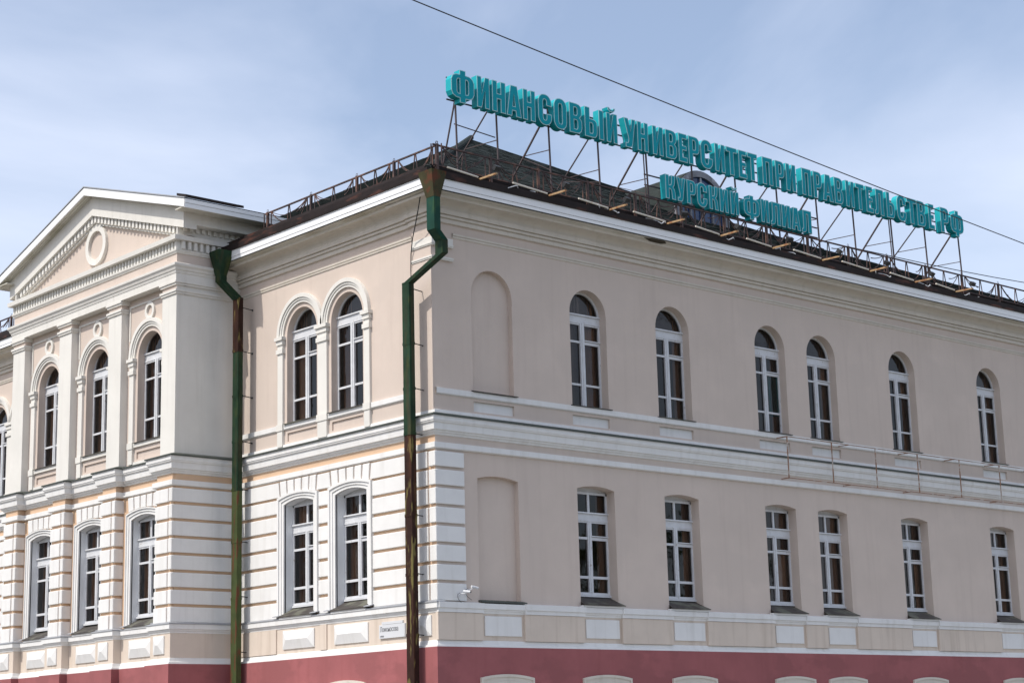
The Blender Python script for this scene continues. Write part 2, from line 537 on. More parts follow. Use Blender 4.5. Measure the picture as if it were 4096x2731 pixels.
# panel zone below the lower windows and red plinth, swept round the whole plan
PILU = [(8.55, 9.28), (11.49, 12.21), (14.40, 15.14), (17.35, 18.11)]
def plan(pil_off, wall_off, x_end=XE, y_end=YE, ress=True):
    """outer plan path from the end of the right wing round the corner and the pavilion"""
    p = [(x_end, 0), (0, 0), (0, PY)]
    if ress:
        for i, (a, c) in enumerate(PILU):
            p += [(-pil_off, a), (-pil_off, c)]
            if i < 3: p += [(-wall_off, c), (-wall_off, PILU[i + 1][0])]
    else:
        p += [(-pil_off, PY), (-pil_off, 18.11)]
    p += [(0, 18.11), (0, y_end)]
    return p
PL2, PW2 = 2.0, 1.77
b = MB(); b.sweep([(0.13, 3.8), (0.13, 4.75)], plan(PL2, PW2)); P(b, 'panel_zone_wall', CREAM)
b = MB(); b.sweep([(0.236, -0.2), (0.236, 3.90), (0.10, 3.92)], plan(PL2, PW2)); P(b, 'plinth', RED)
b = MB(); b.sweep([(0.13, 4.06), (0.15, 4.05), (0.16, 4.0), (0.17, 3.96), (0.215, 3.95), (0.225, 3.902), (0.12, 3.902)], plan(PL2, PW2)); P(b, 'plinth_moulding', WHITE)

# ledge course under the lower windows
LEDGE = [(0.075, 4.96), (0.21, 4.925), (0.21, 4.80), (0.175, 4.795), (0.17, 4.755), (0.15, 4.745), (0.145, 4.70), (0.125, 4.69)]
b = MB(); b.sweep(LEDGE, plan(PL2, PW2)); P(b, 'ledge_course', WHITE)
b = MB(); b.sweep([(0.06, 5.0), (0.225, 4.955), (0.225, 4.925)], [(0.05, 0), (0, 0), (0, PY)] + plan(PL2, PW2)[3:]); P(b, 'ledge_flashing', GREYM)

# belt cornice between the storeys
BELT = [(0.27, 9.335), (0.27, 9.225), (0.255, 9.21), (0.25, 9.185), (0.215, 9.165), (0.205, 9.01), (0.165, 8.99), (0.155, 8.955), (0.12, 8.945), (0.11, 8.90), (0.07, 8.885)]
b = MB(); b.sweep(BELT, plan(PL2, PW2)); P(b, 'belt_cornice', WHITE)
b = MB(); b.sweep([(-0.02, 9.47), (0.305, 9.375), (0.305, 9.335), (0.26, 9.335)], plan(PL2, PW2)); P(b, 'belt_flashing', FLASH)
b = MB(); b.sweep([(0.06, 8.73), (0.145, 8.715), (0.15, 8.585), (0.12, 8.565), (0.07, 8.56)], plan(PL2, PW2)); P(b, 'belt_band', WHITE)
b = MB(); b.sweep([(0.0, 9.535), (0.045, 9.52), (0.055, 9.44), (0.0, 9.44)], [(XE, 0), (0, 0), (0, PY)]); P(b, 'base_strip', WHITE)
b = MB(); b.sweep([(0.0, 9.535), (0.045, 9.52), (0.055, 9.44), (0.0, 9.44)], [(0, 18.11), (0, YE)]); P(b, 'base_strip', WHITE)
# sill band
SB = [(0.0, 10.075), (0.05, 10.06), (0.05, 9.935), (0.03, 9.915), (0.0, 9.905)]
b = MB(); b.sweep(SB, [(XE, 0), (0.02, 0)]); b.sweep(SB, [(0, 0.85), (0, PY)]); b.sweep(SB, [(0, 18.11), (0, YE)]); P(b, 'sill_band', WHITE)

# main cornice
CORP = [(0, 0), (-0.05, 0), (-0.05, 0.75), (0, 0.75), (0, PY)]
COR = [(0.0, 14.205), (0.06, 14.21), (0.065, 14.295), (0.045, 14.30), (0.045, 14.325), (0.095, 14.33), (0.105, 14.345), (0.11, 14.385), (0.085, 14.39), (0.085, 14.405),
       (0.15, 14.41), (0.16, 14.50), (0.17, 14.515), (0.135, 14.52), (0.135, 14.55),
       (0.15, 14.60), (0.19, 14.65), (0.25, 14.69), (0.33, 14.712), (0.40, 14.716), (0.40, 14.70), (0.44, 14.70), (0.455, 14.76)]
pathc = [(XE, 0), (-0.05, 0), (-0.05, 0.75), (0, 0.75), (0, PY)]
b = MB(); b.sweep(COR, pathc); b.sweep(COR, [(0, 18.11), (0, YE)]); P(b, 'cornice', CORN)
AST = [(0, 13.86), (0.025, 13.875), (0.03, 13.91), (0.012, 13.915), (0.012, 13.93), (0.035, 13.935), (0.04, 13.98), (0, 13.99)]
b = MB(); b.sweep(AST, [(XE, 0), (0.63, 0)]); b.sweep(AST, [(0, 0.78), (0, PY)]); b.sweep(AST, [(0, 18.11), (0, YE)]); P(b, 'astragal', CORN)
# soffit boards and fascia boards
EAVE = [(XE, 0), (0, 0), (0, PY)]
for o0, z0, o1, z1 in ((0.44, 14.755, 0.515, 14.775), (0.522, 14.777, 0.612, 14.80)):
    b = MB(); b.sweep([(o0, z0), (o1, z1), (o1, z1 + .03), (o0, z0 + .03)], EAVE, close=True); b.sweep([(o0, z0), (o1, z1), (o1, z1 + .03), (o0, z0 + .03)], [(0, 18.11), (0, YE)], close=True)
    P(b, 'soffit_board', SOFF)
for z0, z1, o in ((14.80, 14.915, 0.612), (14.925, 15.105, 0.622)):
    b = MB(); b.sweep([(o - .03, z0), (o, z0), (o, z1), (o - .03, z1)], EAVE, close=True); b.sweep([(o - .03, z0), (o, z0), (o, z1), (o - .03, z1)], [(0, 18.11), (0, YE)], close=True)
    P(b, 'fascia_board', BRIGHT)
b = MB(); _p = [(6.85, -.565), (7.2, -.45), (7.6, -.455), (7.75, -.52), (7.62, -.607), (7.1, -.60)]
b.add([(x, y, 14.775 + (-y - .5) * .24 - .012) for x, y in _p] + [(x, y, 14.775 + (-y - .5) * .24 + .03) for x, y in _p], [(0, 1, 2, 3, 4, 5), (6, 7, 8, 9, 10, 11)] + [(i, (i + 1) % 6, 6 + (i + 1) % 6, 6 + i) for i in range(6)])
P(b, 'rotten_patch', mat('rotten_wood', (0.05, 0.04, 0.025), 0.95, 0.3, 9))
# eave gutter flanges
for pr in ([(0.60, 15.106), (0.66, 15.106), (0.67, 15.17), (0.655, 15.175), (0.655, 15.19), (0.60, 15.19)],
           [(0.50, 15.19), (0.63, 15.192), (0.64, 15.30), (0.50, 15.30)],
           [(0.40, 15.30), (0.46, 15.30), (0.45, 15.47), (0.40, 15.47)]):
    b = MB(); b.sweep(pr, EAVE, close=True); b.sweep(pr, [(0, 18.11), (0, YE)], close=True); P(b, 'eave_gutter', GUT)

# --- corner pilaster bands
for z0, z1, o in ((13.66, 13.81, 0.012), (13.62, 13.66, 0.035), (13.59, 13.62, 0.02), (13.285, 13.325, 0.03), (13.25, 13.285, 0.015)):
    b = MB(); b.sweep([(0, z0), (o + .05, z0), (o + .05, z1), (0, z1)], [(0.61, 0), (0, 0), (0, 0.74)], close=True); P(b, 'capital_band', OFFW)
b = MB(FL); b.box(0.003, 0.74, -0.02, 0.045, 9.49, 14.22); P(b, 'corner_pilaster', WALL)

# --- corner quoins and rustication
ROWS = [(8.125, 8.515), (7.68, 8.075), (7.225, 7.635), (6.78, 7.18), (6.33, 6.735), (5.875, 6.285), (5.435, 5.83), (4.96, 5.39)]
ROWS = [(a + .017, c - .015) for a, c in ROWS]
for z0, z1 in ROWS:
    b = MB(); b.sweep([(0.0, z0), (0.14, z0), (0.14, z1), (0.0, z1)], [(0.77, 0), (0, 0), (0, 0.11)], close=True)
    bevel(P(b, 'quoin_block', WHITE), 0.012)
def block(fr, u0, u1, o0, o1, z0, z1):
    e = random.uniform(-.007, .007); z0 += random.uniform(-.004, .006); z1 += random.uniform(-.006, .004)
    b = MB(fr); b.box(u0, u1, o0, o1 + e, z0, z1)
    return bevel(P(b, 'rustic_block', WHITE), 0.012)
for i, (z0, z1) in enumerate(ROWS):
    if i:
        block(FL, 0.17, 2.34, 0.06, 0.14, z0, z1)
        block(FL, 4.17, 4.61, 0.06, 0.14, z0, z1)
        block(FL, 6.44, PY - .002, 0.06, 0.14, z0, z1)
        block(FL, 18.112, 26.66 - 6.44, 0.06, 0.14, z0, z1)
        block(FL, 26.66 - 4.61, 26.66 - 4.17, 0.06, 0.14, z0, z1)
        block(FL, 26.66 - 2.34, YE, 0.06, 0.14, z0, z1)
def poly_block(fr, loop, o0, o1, name='voussoir'):
    b = MB(fr); b.prism([loop], o0, o1)
    return bevel(P(b, name, WHITE), 0.01)
def fan(fr, c, hwt, hwb, zt, o0, o1, n=5, zb0=8.125, rise=0.075):
    g = 0.028
    for k in range(n):
        t0 = -1 + 2 * k / n; t1 = -1 + 2 * (k + 1) / n
        za = zb0 + rise * (1 - t0 * t0); zc = zb0 + rise * (1 - t1 * t1)
        poly_block(fr, [(c + t0 * hwb + g, za), (c + t1 * hwb - g, zc), (c + t1 * hwt - g, zt), (c + t0 * hwt + g, zt)], o0, o1)
for mirror in (False, True):
    M = (lambda u: 26.66 - u) if mirror else (lambda u: u)
    def lp(l): return [(M(u), z) for u, z in l]
    for c in (3.25, 5.52): fan(FL, M(c), 0.845, 0.80, 8.53, 0.06, 0.14)
    poly_block(FL, lp([(0.17 if not mirror else -3.3, 8.125), (2.42, 8.125), (2.37, 8.515), (0.17 if not mirror else -3.3, 8.515)]), 0.06, 0.14, 'rustic_block')
    poly_block(FL, lp([(4.08, 8.125), (4.69, 8.125), (4.64, 8.515), (4.13, 8.515)]), 0.06, 0.14, 'rustic_block')
    poly_block(FL, lp([(6.35, 8.125), (PY - .002, 8.125), (PY - .002, 8.515), (6.40, 8.515)]), 0.06, 0.14, 'rustic_block')

# --- moulded surrounds of the lower left windows (three steps)
def surround(fr, c, off, hw=0.665, w=0.235, z0=5.02, zc=7.90, rise=0.11):
    for k, (a0, a1, o) in enumerate(((0.0, 0.085, 0.045), (0.085, 0.165, 0.07), (0.165, w, 0.10))):
        inner = seg_pts(c, hw + a0, zc + a0 * .85, rise, 10)
        outer = seg_pts(c, hw + a1, zc + a1 * .85, rise, 10)
        loop = [(c + hw + a0, z0), (c + hw + a1, z0)] + outer + [(c - hw - a1, z0), (c - hw - a0, z0)] + inner[::-1]
        b = MB(fr); b.prism([loop], off - .03, off + o)
        P(b, 'window_surround', WHITE)
for c in [3.25, 5.52] + FARL: surround(FL, c, 0.075)

# --- archivolts and strip colonnettes of the upper left windows
def archivolt(fr, c, zs, off, r0=0.80):
    for a0, a1, o in ((0.0, 0.07, 0.05), (0.07, 0.13, 0.075), (0.13, 0.235, 0.105)):
        loop = arc(c, zs, r0 + a0, 0, pi, 28) + arc(c, zs, r0 + a1, pi, 0, 28)
        b = MB(fr); b.prism([loop], off - .03, off + o); P(b, 'archivolt', OFFW)
def colonnette(fr, u0, u1, off, zs, zb=9.47):
    for z0, z1, e, o in ((zb, 9.90, 0.0, 0.075), (10.08, zs - .45, 0.0, 0.065), (zs - .45, zs - .33, 0.035, 0.10), (zs - .33, zs - .21, 0.0, 0.07),
                         (zs - .21, zs - .09, 0.03, 0.10), (zs - .09, zs - .0, 0.065, 0.14)):
        b = MB(fr); b.box(u0 - e, u1 + e, off - .03, off + o, z0, z1)
        P(b, 'colonnette', OFFW)
    b = MB(fr); b.box(u0 - .03, u1 + .03, off - .03, off + .095, 9.90, 10.08); P(b, 'colonnette', OFFW)
for mirror in (False, True):
    for c in (3.52, 5.52): archivolt(FL, 26.66 - c if mirror else c, 12.44, 0.0)
    for u0, u1 in ((2.49, 2.72), (4.32, 4.72), (6.32, 6.555)):
        if mirror: u0, u1 = 26.66 - u1, 26.66 - u0
        colonnette(FL, u0, u1, 0.0, 12.44)

# ------------------------------------------------------------------ pavilion
PO = 2.0
# lower storey: pilaster piers with rusticated blocks
b = MB(FL)
def holes_pl(a, c):
    return [(seg_loop(u, 0.66, 4.98, 7.90, 0.11), 0.30) for u in (10.29, 13.22, 16.18) if a < u < c]
PWIN = [10.29, 13.22, 16.18]
wall_columns(b, [(9.2, 11.75), (11.75, 14.7), (14.7, 17.5)], 4.7, 9.1, PW2 + .075, holes_pl, .3, rv := MB(FL))
P(b, 'wall', PEACH); P(rv, 'window_reveal', BRIGHT)  # same brighter white on the jambs, standing in for bounced light
b = MB()
for a, c in PILU: b.box(-PO - .075, -PW2 + .1, a if a > PY else PY - .05, c, 4.7, 9.1)
b.box(-PO, 0.0, PY - .075, PY + .02, 4.7, 9.1); b.box(-PO, 0.0, 18.1, 18.185, 4.7, 9.1)
P(b, 'pier', PEACH)
for i, (z0, z1) in enumerate(ROWS):
    # flank facing the right wing, turning the corner
    b = MB(); b.sweep([(0.0, z0), (0.14, z0), (0.14, z1), (0.0, z1)], [(-0.08, PY), (-PO, PY), (-PO, PY + .03)], close=True)
    bevel(P(b, 'rustic_block', WHITE), 0.012)
    block(FL, 8.63, 9.28, PO + .05, PO + .135, z0, z1)
    for a, c in PILU[1:]:
        # block wraps round the pier flank
        b = MB(); b.sweep([(0.0, z0), (0.135, z0), (0.135, z1), (0.0, z1)], [(-PW2 - .03, a + .07), (-PO, a + .07), (-PO, a + .10)], close=True)
        bevel(P(b, 'rustic_block', WHITE), 0.012)
        block(FL, a + .16, c, PO + .05, PO + .135, z0, z1)
for c in PWIN:
    surround(FL, c, PW2 + .075, hw=0.66, w=0.20)
    fan(FL, c, 0.845, 0.80, 8.53, PW2 + .06, PW2 + .14)
# diamond panels
def diamond(fr, u0, u1, z0, z1, off, h=0.10, name='diamond_panel'):
    cz = (z0 + z1) / 2; k = min((z1 - z0), (u1 - u0)) / 2
    a = (u0 + k * .93, cz); c = (u1 - k * .93, cz)
    b = MB(fr)
    e = 0.03
    b.add([(u0, off - .03, z0), (u1, off - .03, z0), (u1, off - .03, z1), (u0, off - .03, z1),
           (u0, off + e, z0), (u1, off + e, z0), (u1, off + e, z1), (u0, off + e, z1), (a[0], off + h, cz), (c[0], off + h, cz)],
          [(0, 1, 5, 4), (1, 2, 6, 5), (2, 3, 7, 6), (3, 0, 4, 7), (4, 5, 9, 8), (5, 6, 9), (6, 7, 8, 9), (7, 4, 8)])
    P(b, name, WHITE)
for a, c in PILU: diamond(FL, a + .14, c - .06, 4.17, 4.64, PO + .13)
for c in PWIN: diamond(FL, c - .60, c + .60, 4.17, 4.64, PW2 + .13)
diamond(FL, 0.08, 0.60, 4.17, 4.64, 0.13)
# window bays of the panel zone: shallow framed niches
def niche_frame(fr, c, hw, off, z0=4.07, z1=4.69):
    for u0, u1 in ((c - hw - .14, c - hw), (c + hw, c + hw + .14)):
        b = MB(fr); b.box(u0, u1, off - .03, off + .035, z0, z1); P(b, 'niche_jamb', CREAM)
for c in [3.22, 5.47] + FARL:
    diamond(FL, c - .69, c + .69, 4.17, 4.64, 0.13)
# cream piers either side of the niches stand proud
for u0, u1 in ((4.24, 4.52), (6.46, PY - .24), (0.0, 0.0)):
    if u1 > u0:
        b = MB(FL); b.box(u0, u1, 0.10, 0.165, 4.07, 4.692); P(b, 'panel_pier', CREAM)
b = MB(FL); b.box(0.0 - .165, 2.24, 0.10, 0.1655, 4.075, 4.692); 
# flank diamond is plain; right facade panels
for k, u in UPC.items():
    b = MB(FR); b.box(u - .585, u + .585, 0.10, 0.165, 4.17, 4.64); bevel(P(b, 'sill_panel', WHITE), 0.008)
edges = [-0.165] + [v for u in RC for v in (u - .67, u + .67)] + [XE]
for a, c in zip(edges[::2], edges[1::2]):
    b = MB(FR); b.box(a, c, 0.10, 0.195, 4.06, 4.695); P(b, 'panel_pier', CREAM)
    b = MB(FR); b.box(a + .002, c + .03, 0.18, 0.245, 4.80, 4.93); P(b, 'ledge_block', WHITE)
    b = MB(FR); b.box(a + .002, c + .02, 0.15, 0.215, 4.70, 4.80); P(b, 'ledge_block', WHITE)
for u in RC[1:]:
    b = MB(FR); b.box(u - .72, u + .72, 0.08, 0.225, 4.935, 4.985); P(b, 'sub_sill', WHITE)

# upper storey of the pavilion
b = MB(FL)
def holes_pu(a, c):
    o = []
    for u in (10.27, 13.20, 16.14):
        if a < u < c:
            o.append((arch_loop(u, 0.66, 10.08, 12.46), 0.30)); o.append((rect(u - .66, u + .66, 9.60, 9.80), 0.04))
    return o
PUW = [10.27, 13.20, 16.14]
wall_columns(b, [(9.2, 11.75), (11.75, 14.7), (14.7, 17.5)], 9.3, 14.2, PW2, holes_pu, .3)
P(b, 'wall', WALL)
q = MB(FL)
for u in PUW: q.cap([rect(u - .7, u + .7, 9.55, 9.86)], PW2 - .0405)
P(q, 'recessed_panel', WALL)
for a, c in PILU:
    b = MB(); b.box(-PO, -PW2 + .08, a + (.004 if a < 9 else 0), c - (.004 if c > 18 else 0), 9.40, 13.82); P(b, 'pilaster', OFFW)
    for z0, z1, e, m in ((13.82, 13.88, .035, OFFW), (13.88, 13.94, .06, OFFW), (13.94, 14.06, .0, WALL), (14.06, 14.12, .045, OFFW), (14.12, 14.182, .075, OFFW)):
        b = MB(); b.box(-PO - e, -PW2 + .08, a - e + (.003 if a < 9 else 0), c + e - (.003 if c > 18 else 0), z0, z1); P(b, 'pilaster_capital', m)
b = MB(FS); b.box(-PO + .001, 0.02, -.05, 0.0, 9.40, 16.2); b.box(-PO + .001, 0.02, -9.56, -9.50, 9.40, 16.2); P(b, 'pavilion_flank', OFFW)
b = MB(FS)
for z0, z1, e in ((13.82, 13.88, .035), (13.88, 13.94, .06), (14.06, 14.12, .045), (14.12, 14.182, .075)):
    b.box(-PW2, 0.02, -.02, e - .001, z0, z1)
P(b, 'flank_moulding', OFFW)
for u in PUW:
    archivolt(FL, u, 12.46, PW2, 0.79)
    for s in (-1, 1):
        u0 = u + s * .905
        colonnette(FL, u0 - .115, u0 + .115, PW2, 12.46)
    b = MB(FL); b.prism([arc(u, 13.70, 0.25, 0, 2 * pi, 24)[:-1], arc(u, 13.70, 0.155, 0, 2 * pi, 24)[:-1]], PW2 - .02, PW2 + .06); P(b, 'roundel_ring', OFFW)
    b = MB(FL)
    b.box(u - 1.12, u + 1.12, PW2 - .02, PW2 + .035, 13.955, 14.0)
    b.box(u - 1.12, u - 1.07, PW2 - .02, PW2 + .03, 13.0, 13.955); b.box(u + 1.07, u + 1.12, PW2 - .02, PW2 + .03, 13.0, 13.955)
    P(b, 'bay_moulding', OFFW)
    b = MB(FL); b.box(u - .94, u + .94, PW2 - .02, PW2 + .05, 9.935, 10.06); b.box(u - .94, u + .94, PW2 - .02, PW2 + .04, 9.44, 9.53); P(b, 'sill_band', OFFW)

# entablature
def ent(prof, m, name, ext=0.0):
    b = MB(); b.sweep(prof, [(0.6, PY), (-PO, PY), (-PO, 18.11), (0.6, 18.11)]); return P(b, name, m)
b = MB(); b.box(-PO + .0, -PW2 + .1, PY + .01, 18.10, 14.182, 15.45); P(b, 'entablature_core', OFFW)
ent([(0.0, 14.182), (0.05, 14.184), (0.05, 14.375), (0.06, 14.38), (0.075, 14.42), (0.075, 14.45), (0.10, 14.47), (0.12, 14.53), (0.16, 14.58), (0.165, 14.64), (0.13, 14.66), (0.0, 14.69)], OFFW, 'architrave')
ent([(0.002, 14.688), (0.002, 14.95)], WALL, 'frieze')
ent([(0.0, 14.945), (0.03, 14.95), (0.045, 14.985), (0.07, 15.01), (0.075, 15.055), (0.0, 15.06)], OFFW, 'bed_moulding')
ent([(0.0, 15.295), (0.17, 15.30), (0.18, 15.425), (0.14, 15.44), (0.0, 15.47)], OFFW, 'corona')
dm = MB(); dm.box(-.045, .045, -.05, .12, -.115, .11); dmesh = dm.mesh('dentil', OFFW)
nd = 58
for k in range(nd):
    y = PY + .02 + (18.11 - PY - .04) * k / (nd - 1)
    inst('dentil', dmesh, (-PO, y, 15.18), BLD, pi / 2 * -1)
for k in range(11):
    inst('dentil', dmesh, (-PO + .14 + k * .19, PY, 15.18), BLD, pi)
dm2 = MB(); dm2.box(-.05, .05, -.05, .07, -.06, .06); dmesh2 = dm2.mesh('dentil', OFFW)
for k in range(11): inst('dentil', dmesh2, (-PO + .22 + k * .19, PY, 15.66), BLD, pi)
# dentil boxes are built with +y outward; turned so that outward is -x / -y
b = MB(FS); b.box(-PO - .018, 0.9, -.02, 0.345, 15.725, 16.2); P(b, 'flank_frieze', OFFW)

# pediment
GC = 13.33; SL = 0.30
def zl(z, y): return z - SL * abs(y - GC)
def rake(z0, z1, o0, o1, hw, m, name, y_edges=None):
    """raking band between line heights z0..z1 at the apex"""
    b = MB(FL)
    b.prism([[(GC - hw, zl(z0, GC - hw)), (GC, z0), (GC + hw, zl(z0, GC + hw)), (GC + hw, zl(z1, GC + hw)), (GC, z1), (GC - hw, zl(z1, GC - hw))]], o0, o1)
    return P(b, name, m)
b = MB(FL); b.prism([[(GC - 4.95, 15.45), (GC + 4.95, 15.45), (GC, 16.95)]], 1.55, 1.79); P(b, 'tympanum', WALL)
rake(17.13, 17.80, 1.6, 2.02, 5.13, OFFW, 'gable_band')
rake(16.87, 16.94, 1.7, 1.86, 4.6, OFFW, 'raking_moulding')
rake(16.94, 16.99, 1.7, 1.90, 4.72, OFFW, 'raking_moulding')
dm3 = MB(FL)
dm3.box(-.055, .055, -.02, .16, -.115, .115); dmesh3 = dm3.mesh('dentil', OFFW)
for s in (-1, 1):
    for k in range(23):
        y = GC + s * (.10 + k * .2)
        inst('dentil', dmesh3, (-1.80, y, zl(17.05, y)), BLD)
b = MB(FL); b.prism([arc(GC, 16.25, 0.60, 0, 2 * pi, 32)[:-1], arc(GC, 16.25, 0.43, 0, 2 * pi, 32)[:-1]], 1.75, 1.88); P(b, 'roundel_ring', OFFW)
# raking eaves: soffit boards, fascia, roof
rake(17.71, 17.78, 1.95, 2.09, 5.6, SOFF, 'soffit_board'); rake(17.71, 17.78, 2.10, 2.175, 5.6, SOFF, 'soffit_board'); rake(17.71, 17.78, 2.185, 2.26, 5.6, SOFF, 'soffit_board')
rake(17.70, 17.95, 2.265, 2.30, 5.62, BRIGHT, 'fascia_board')
rake(17.94, 17.975, 2.2, 2.32, 5.64, GREYM, 'verge_trim')
b = MB()
for s in (-1, 1):
    ye = GC + s * 5.6; z = zl(17.68, ye)
    b.box(-2.30, 1.4, min(ye, ye + s * .03), max(ye, ye + s * .03), z + .0, z + .12)
    b.box(-2.30, 1.6, min(ye, ye + s * .04), max(ye, ye + s * .04), z + .13, z + .25)
P(b, 'fascia_board', BRIGHT)
b = MB(); b.box(-2.28, 1.4, GC - 5.59, PY - .34, 16.03, 16.06); b.box(-2.28, 1.4, 18.15, GC + 5.59, 16.03, 16.06); P(b, 'soffit_board', SOFF)
b = MB()
for s in (-1, 1):
    ye = GC + s * 5.64
    b.add([(-2.31, GC, 17.955), (6, GC, 17.955), (6, ye, zl(17.955, ye)), (-2.31, ye, zl(17.955, ye)),
           (-2.31, GC, 17.93), (6, GC, 17.93), (6, ye, zl(17.93, ye)), (-2.31, ye, zl(17.93, ye))],
          [(0, 1, 2, 3), (4, 7, 6, 5), (0, 3, 7, 4), (2, 1, 5, 6), (3, 2, 6, 7)])
P(b, 'pavilion_roof', ROOF)
b = MB(); b.add([(-2.25, 7.72, 16.30), (-.4, 7.72, 16.30), (-.4, 8.2, 16.45), (-2.25, 8.2, 16.45), (-2.25, 7.72, 16.37), (-.4, 7.72, 16.37), (-.4, 8.2, 16.52), (-2.25, 8.2, 16.52)],
       [(0, 1, 2, 3), (4, 5, 6, 7), (0, 1, 5, 4), (1, 2, 6, 5), (2, 3, 7, 6), (3, 0, 4, 7)]); P(b, 'roof_edge_strip', GUT)

# ------------------------------------------------------------------ main roof: overlapping shingle courses
def courses(name, quad, rows, segs, th=0.02):
    """quad: eave_a, eave_b, top_b, top_a"""
    A, B, Cc, D = [Vector(q) for q in quad]
    nrm = (B - A).cross(D - A).normalized()
    if nrm.z < 0: nrm = -nrm
    b = MB(); b.raw = True
    for i in range(rows):
        t0, t1 = i / rows, (i + 1) / rows
        L0, R0, L1, R1 = A.lerp(D, t0), B.lerp(Cc, t0), A.lerp(D, t1), B.lerp(Cc, t1)
        n = max(1, int(segs * (R0 - L0).length / (B - A).length))
        for k in range(n):
            s0, s1 = k / n, (k + 1) / n
            j = random.uniform(.6, 1.25) * th
            p0, p1 = L0.lerp(R0, s0) + nrm * j, L0.lerp(R0, s1) + nrm * j
            q0, q1 = L1.lerp(R1, s0) + nrm * .004, L1.lerp(R1, s1) + nrm * .004
            e0, e1 = L0.lerp(R0, s0), L0.lerp(R0, s1)
            b.add([tuple(v) for v in (e0, e1, p0, p1, q0, q1)], [(0, 1, 3, 2), (2, 3, 5, 4)])
    o = P(b, name, ROOF); o['kind'] = 'stuff'
    return o
ZE = 15.24; PK = (9.1, 9.1, 20.60)
RID = [PK, (16.5, 9.1, 20.14), (25.2, 9.1, 19.78), (XE + .6, 9.1, 19.65)]
courses('roof_shingles', [(-.62, YE, ZE), (-.62, -.62, ZE), PK, (9.1, YE, 20.55)], 40, 90)
xs = [-.62, 16.5, 25.2, XE + .6]
courses('roof_shingles', [(-.62, -.62, ZE), (16.5, -.62, ZE), RID[1], PK], 40, 56)
courses('roof_shingles', [(16.5, -.62, ZE), (25.2, -.62, ZE), RID[2], RID[1]], 40, 30)
courses('roof_shingles', [(25.2, -.62, ZE), (XE + .6, -.62, ZE), RID[3], RID[2]], 40, 30)
b = MB()
b.add([PK, RID[1], RID[2], RID[3], (XE + .6, 18.8, ZE), (18.8, 18.8, ZE), (18.8, YE, ZE), (9.1, YE, 20.55)], [(0, 1, 2, 3, 4, 5), (0, 5, 6, 7)])
P(b, 'roof_back', ROOF)
b = MB(); b.tube([(-.55, -.55, ZE + .06), (9.1, 9.1, 20.66)], 0.09, 8); P(b, 'roof_hip_cap', ROOF)

# dormer with a barrel head
DX, DY = 13.62, 3.5
b = MB(FR)
b.prism([arch_loop(DX, 1.2, 17.0, 17.72, 24), arch_loop(DX, 1.02, 17.30, 17.72, 24)], -DY, -DY + .12); P(b, 'dormer_front', DGREY)
b = MB()
for i in range(24):
    a0, a1 = pi * i / 24, pi * (i + 1) / 24
    b.quad((DX + 1.22 * cos(a0), DY - .1, 17.72 + 1.22 * sin(a0)), (DX + 1.22 * cos(a1), DY - .1, 17.72 + 1.22 * sin(a1)), (DX + 1.22 * cos(a1), 6.6, 17.72 + 1.22 * sin(a1)), (DX + 1.22 * cos(a0), 6.6, 17.72 + 1.22 * sin(a0)))
b.quad((DX - 1.22, DY - .02, 16.9), (DX - 1.22, 5.5, 16.9), (DX - 1.22, 5.5, 17.72), (DX - 1.22, DY - .02, 17.72))
b.quad((DX + 1.22, DY - .02, 16.9), (DX + 1.22, 5.5, 16.9), (DX + 1.22, 5.5, 17.72), (DX + 1.22, DY - .02, 17.72))
P(b, 'dormer_shell', ROOF)
b = MB(FR); b.cap([arch_loop(DX, 1.03, 17.28, 17.72, 24)], -DY + .03); P(b, 'dormer_pane', DGLASS)
for u in (-1.0, -.5, 0.0, .5, 1.0):
    b = MB(FR); b.box(DX + u - .035, DX + u + .035, -DY + .02, -DY + .09, 17.3, 17.78 if abs(u) > .9 else 18.55 if u else 18.74); P(b, 'dormer_bar', DGREY)
b = MB(FR); b.box(DX - 1.02, DX + 1.02, -DY + .02, -DY + .1, 17.74, 17.82); P(b, 'dormer_bar', DGREY)
b = MB(); b.add([(12.40, 3.45, 17.55), (12.72, 5.35, 18.52), (14.2, 5.25, 19.2), (13.3, 3.45, 18.5)], [(0, 1, 2, 3)]); P(b, 'dormer_side_roof', ROOF)

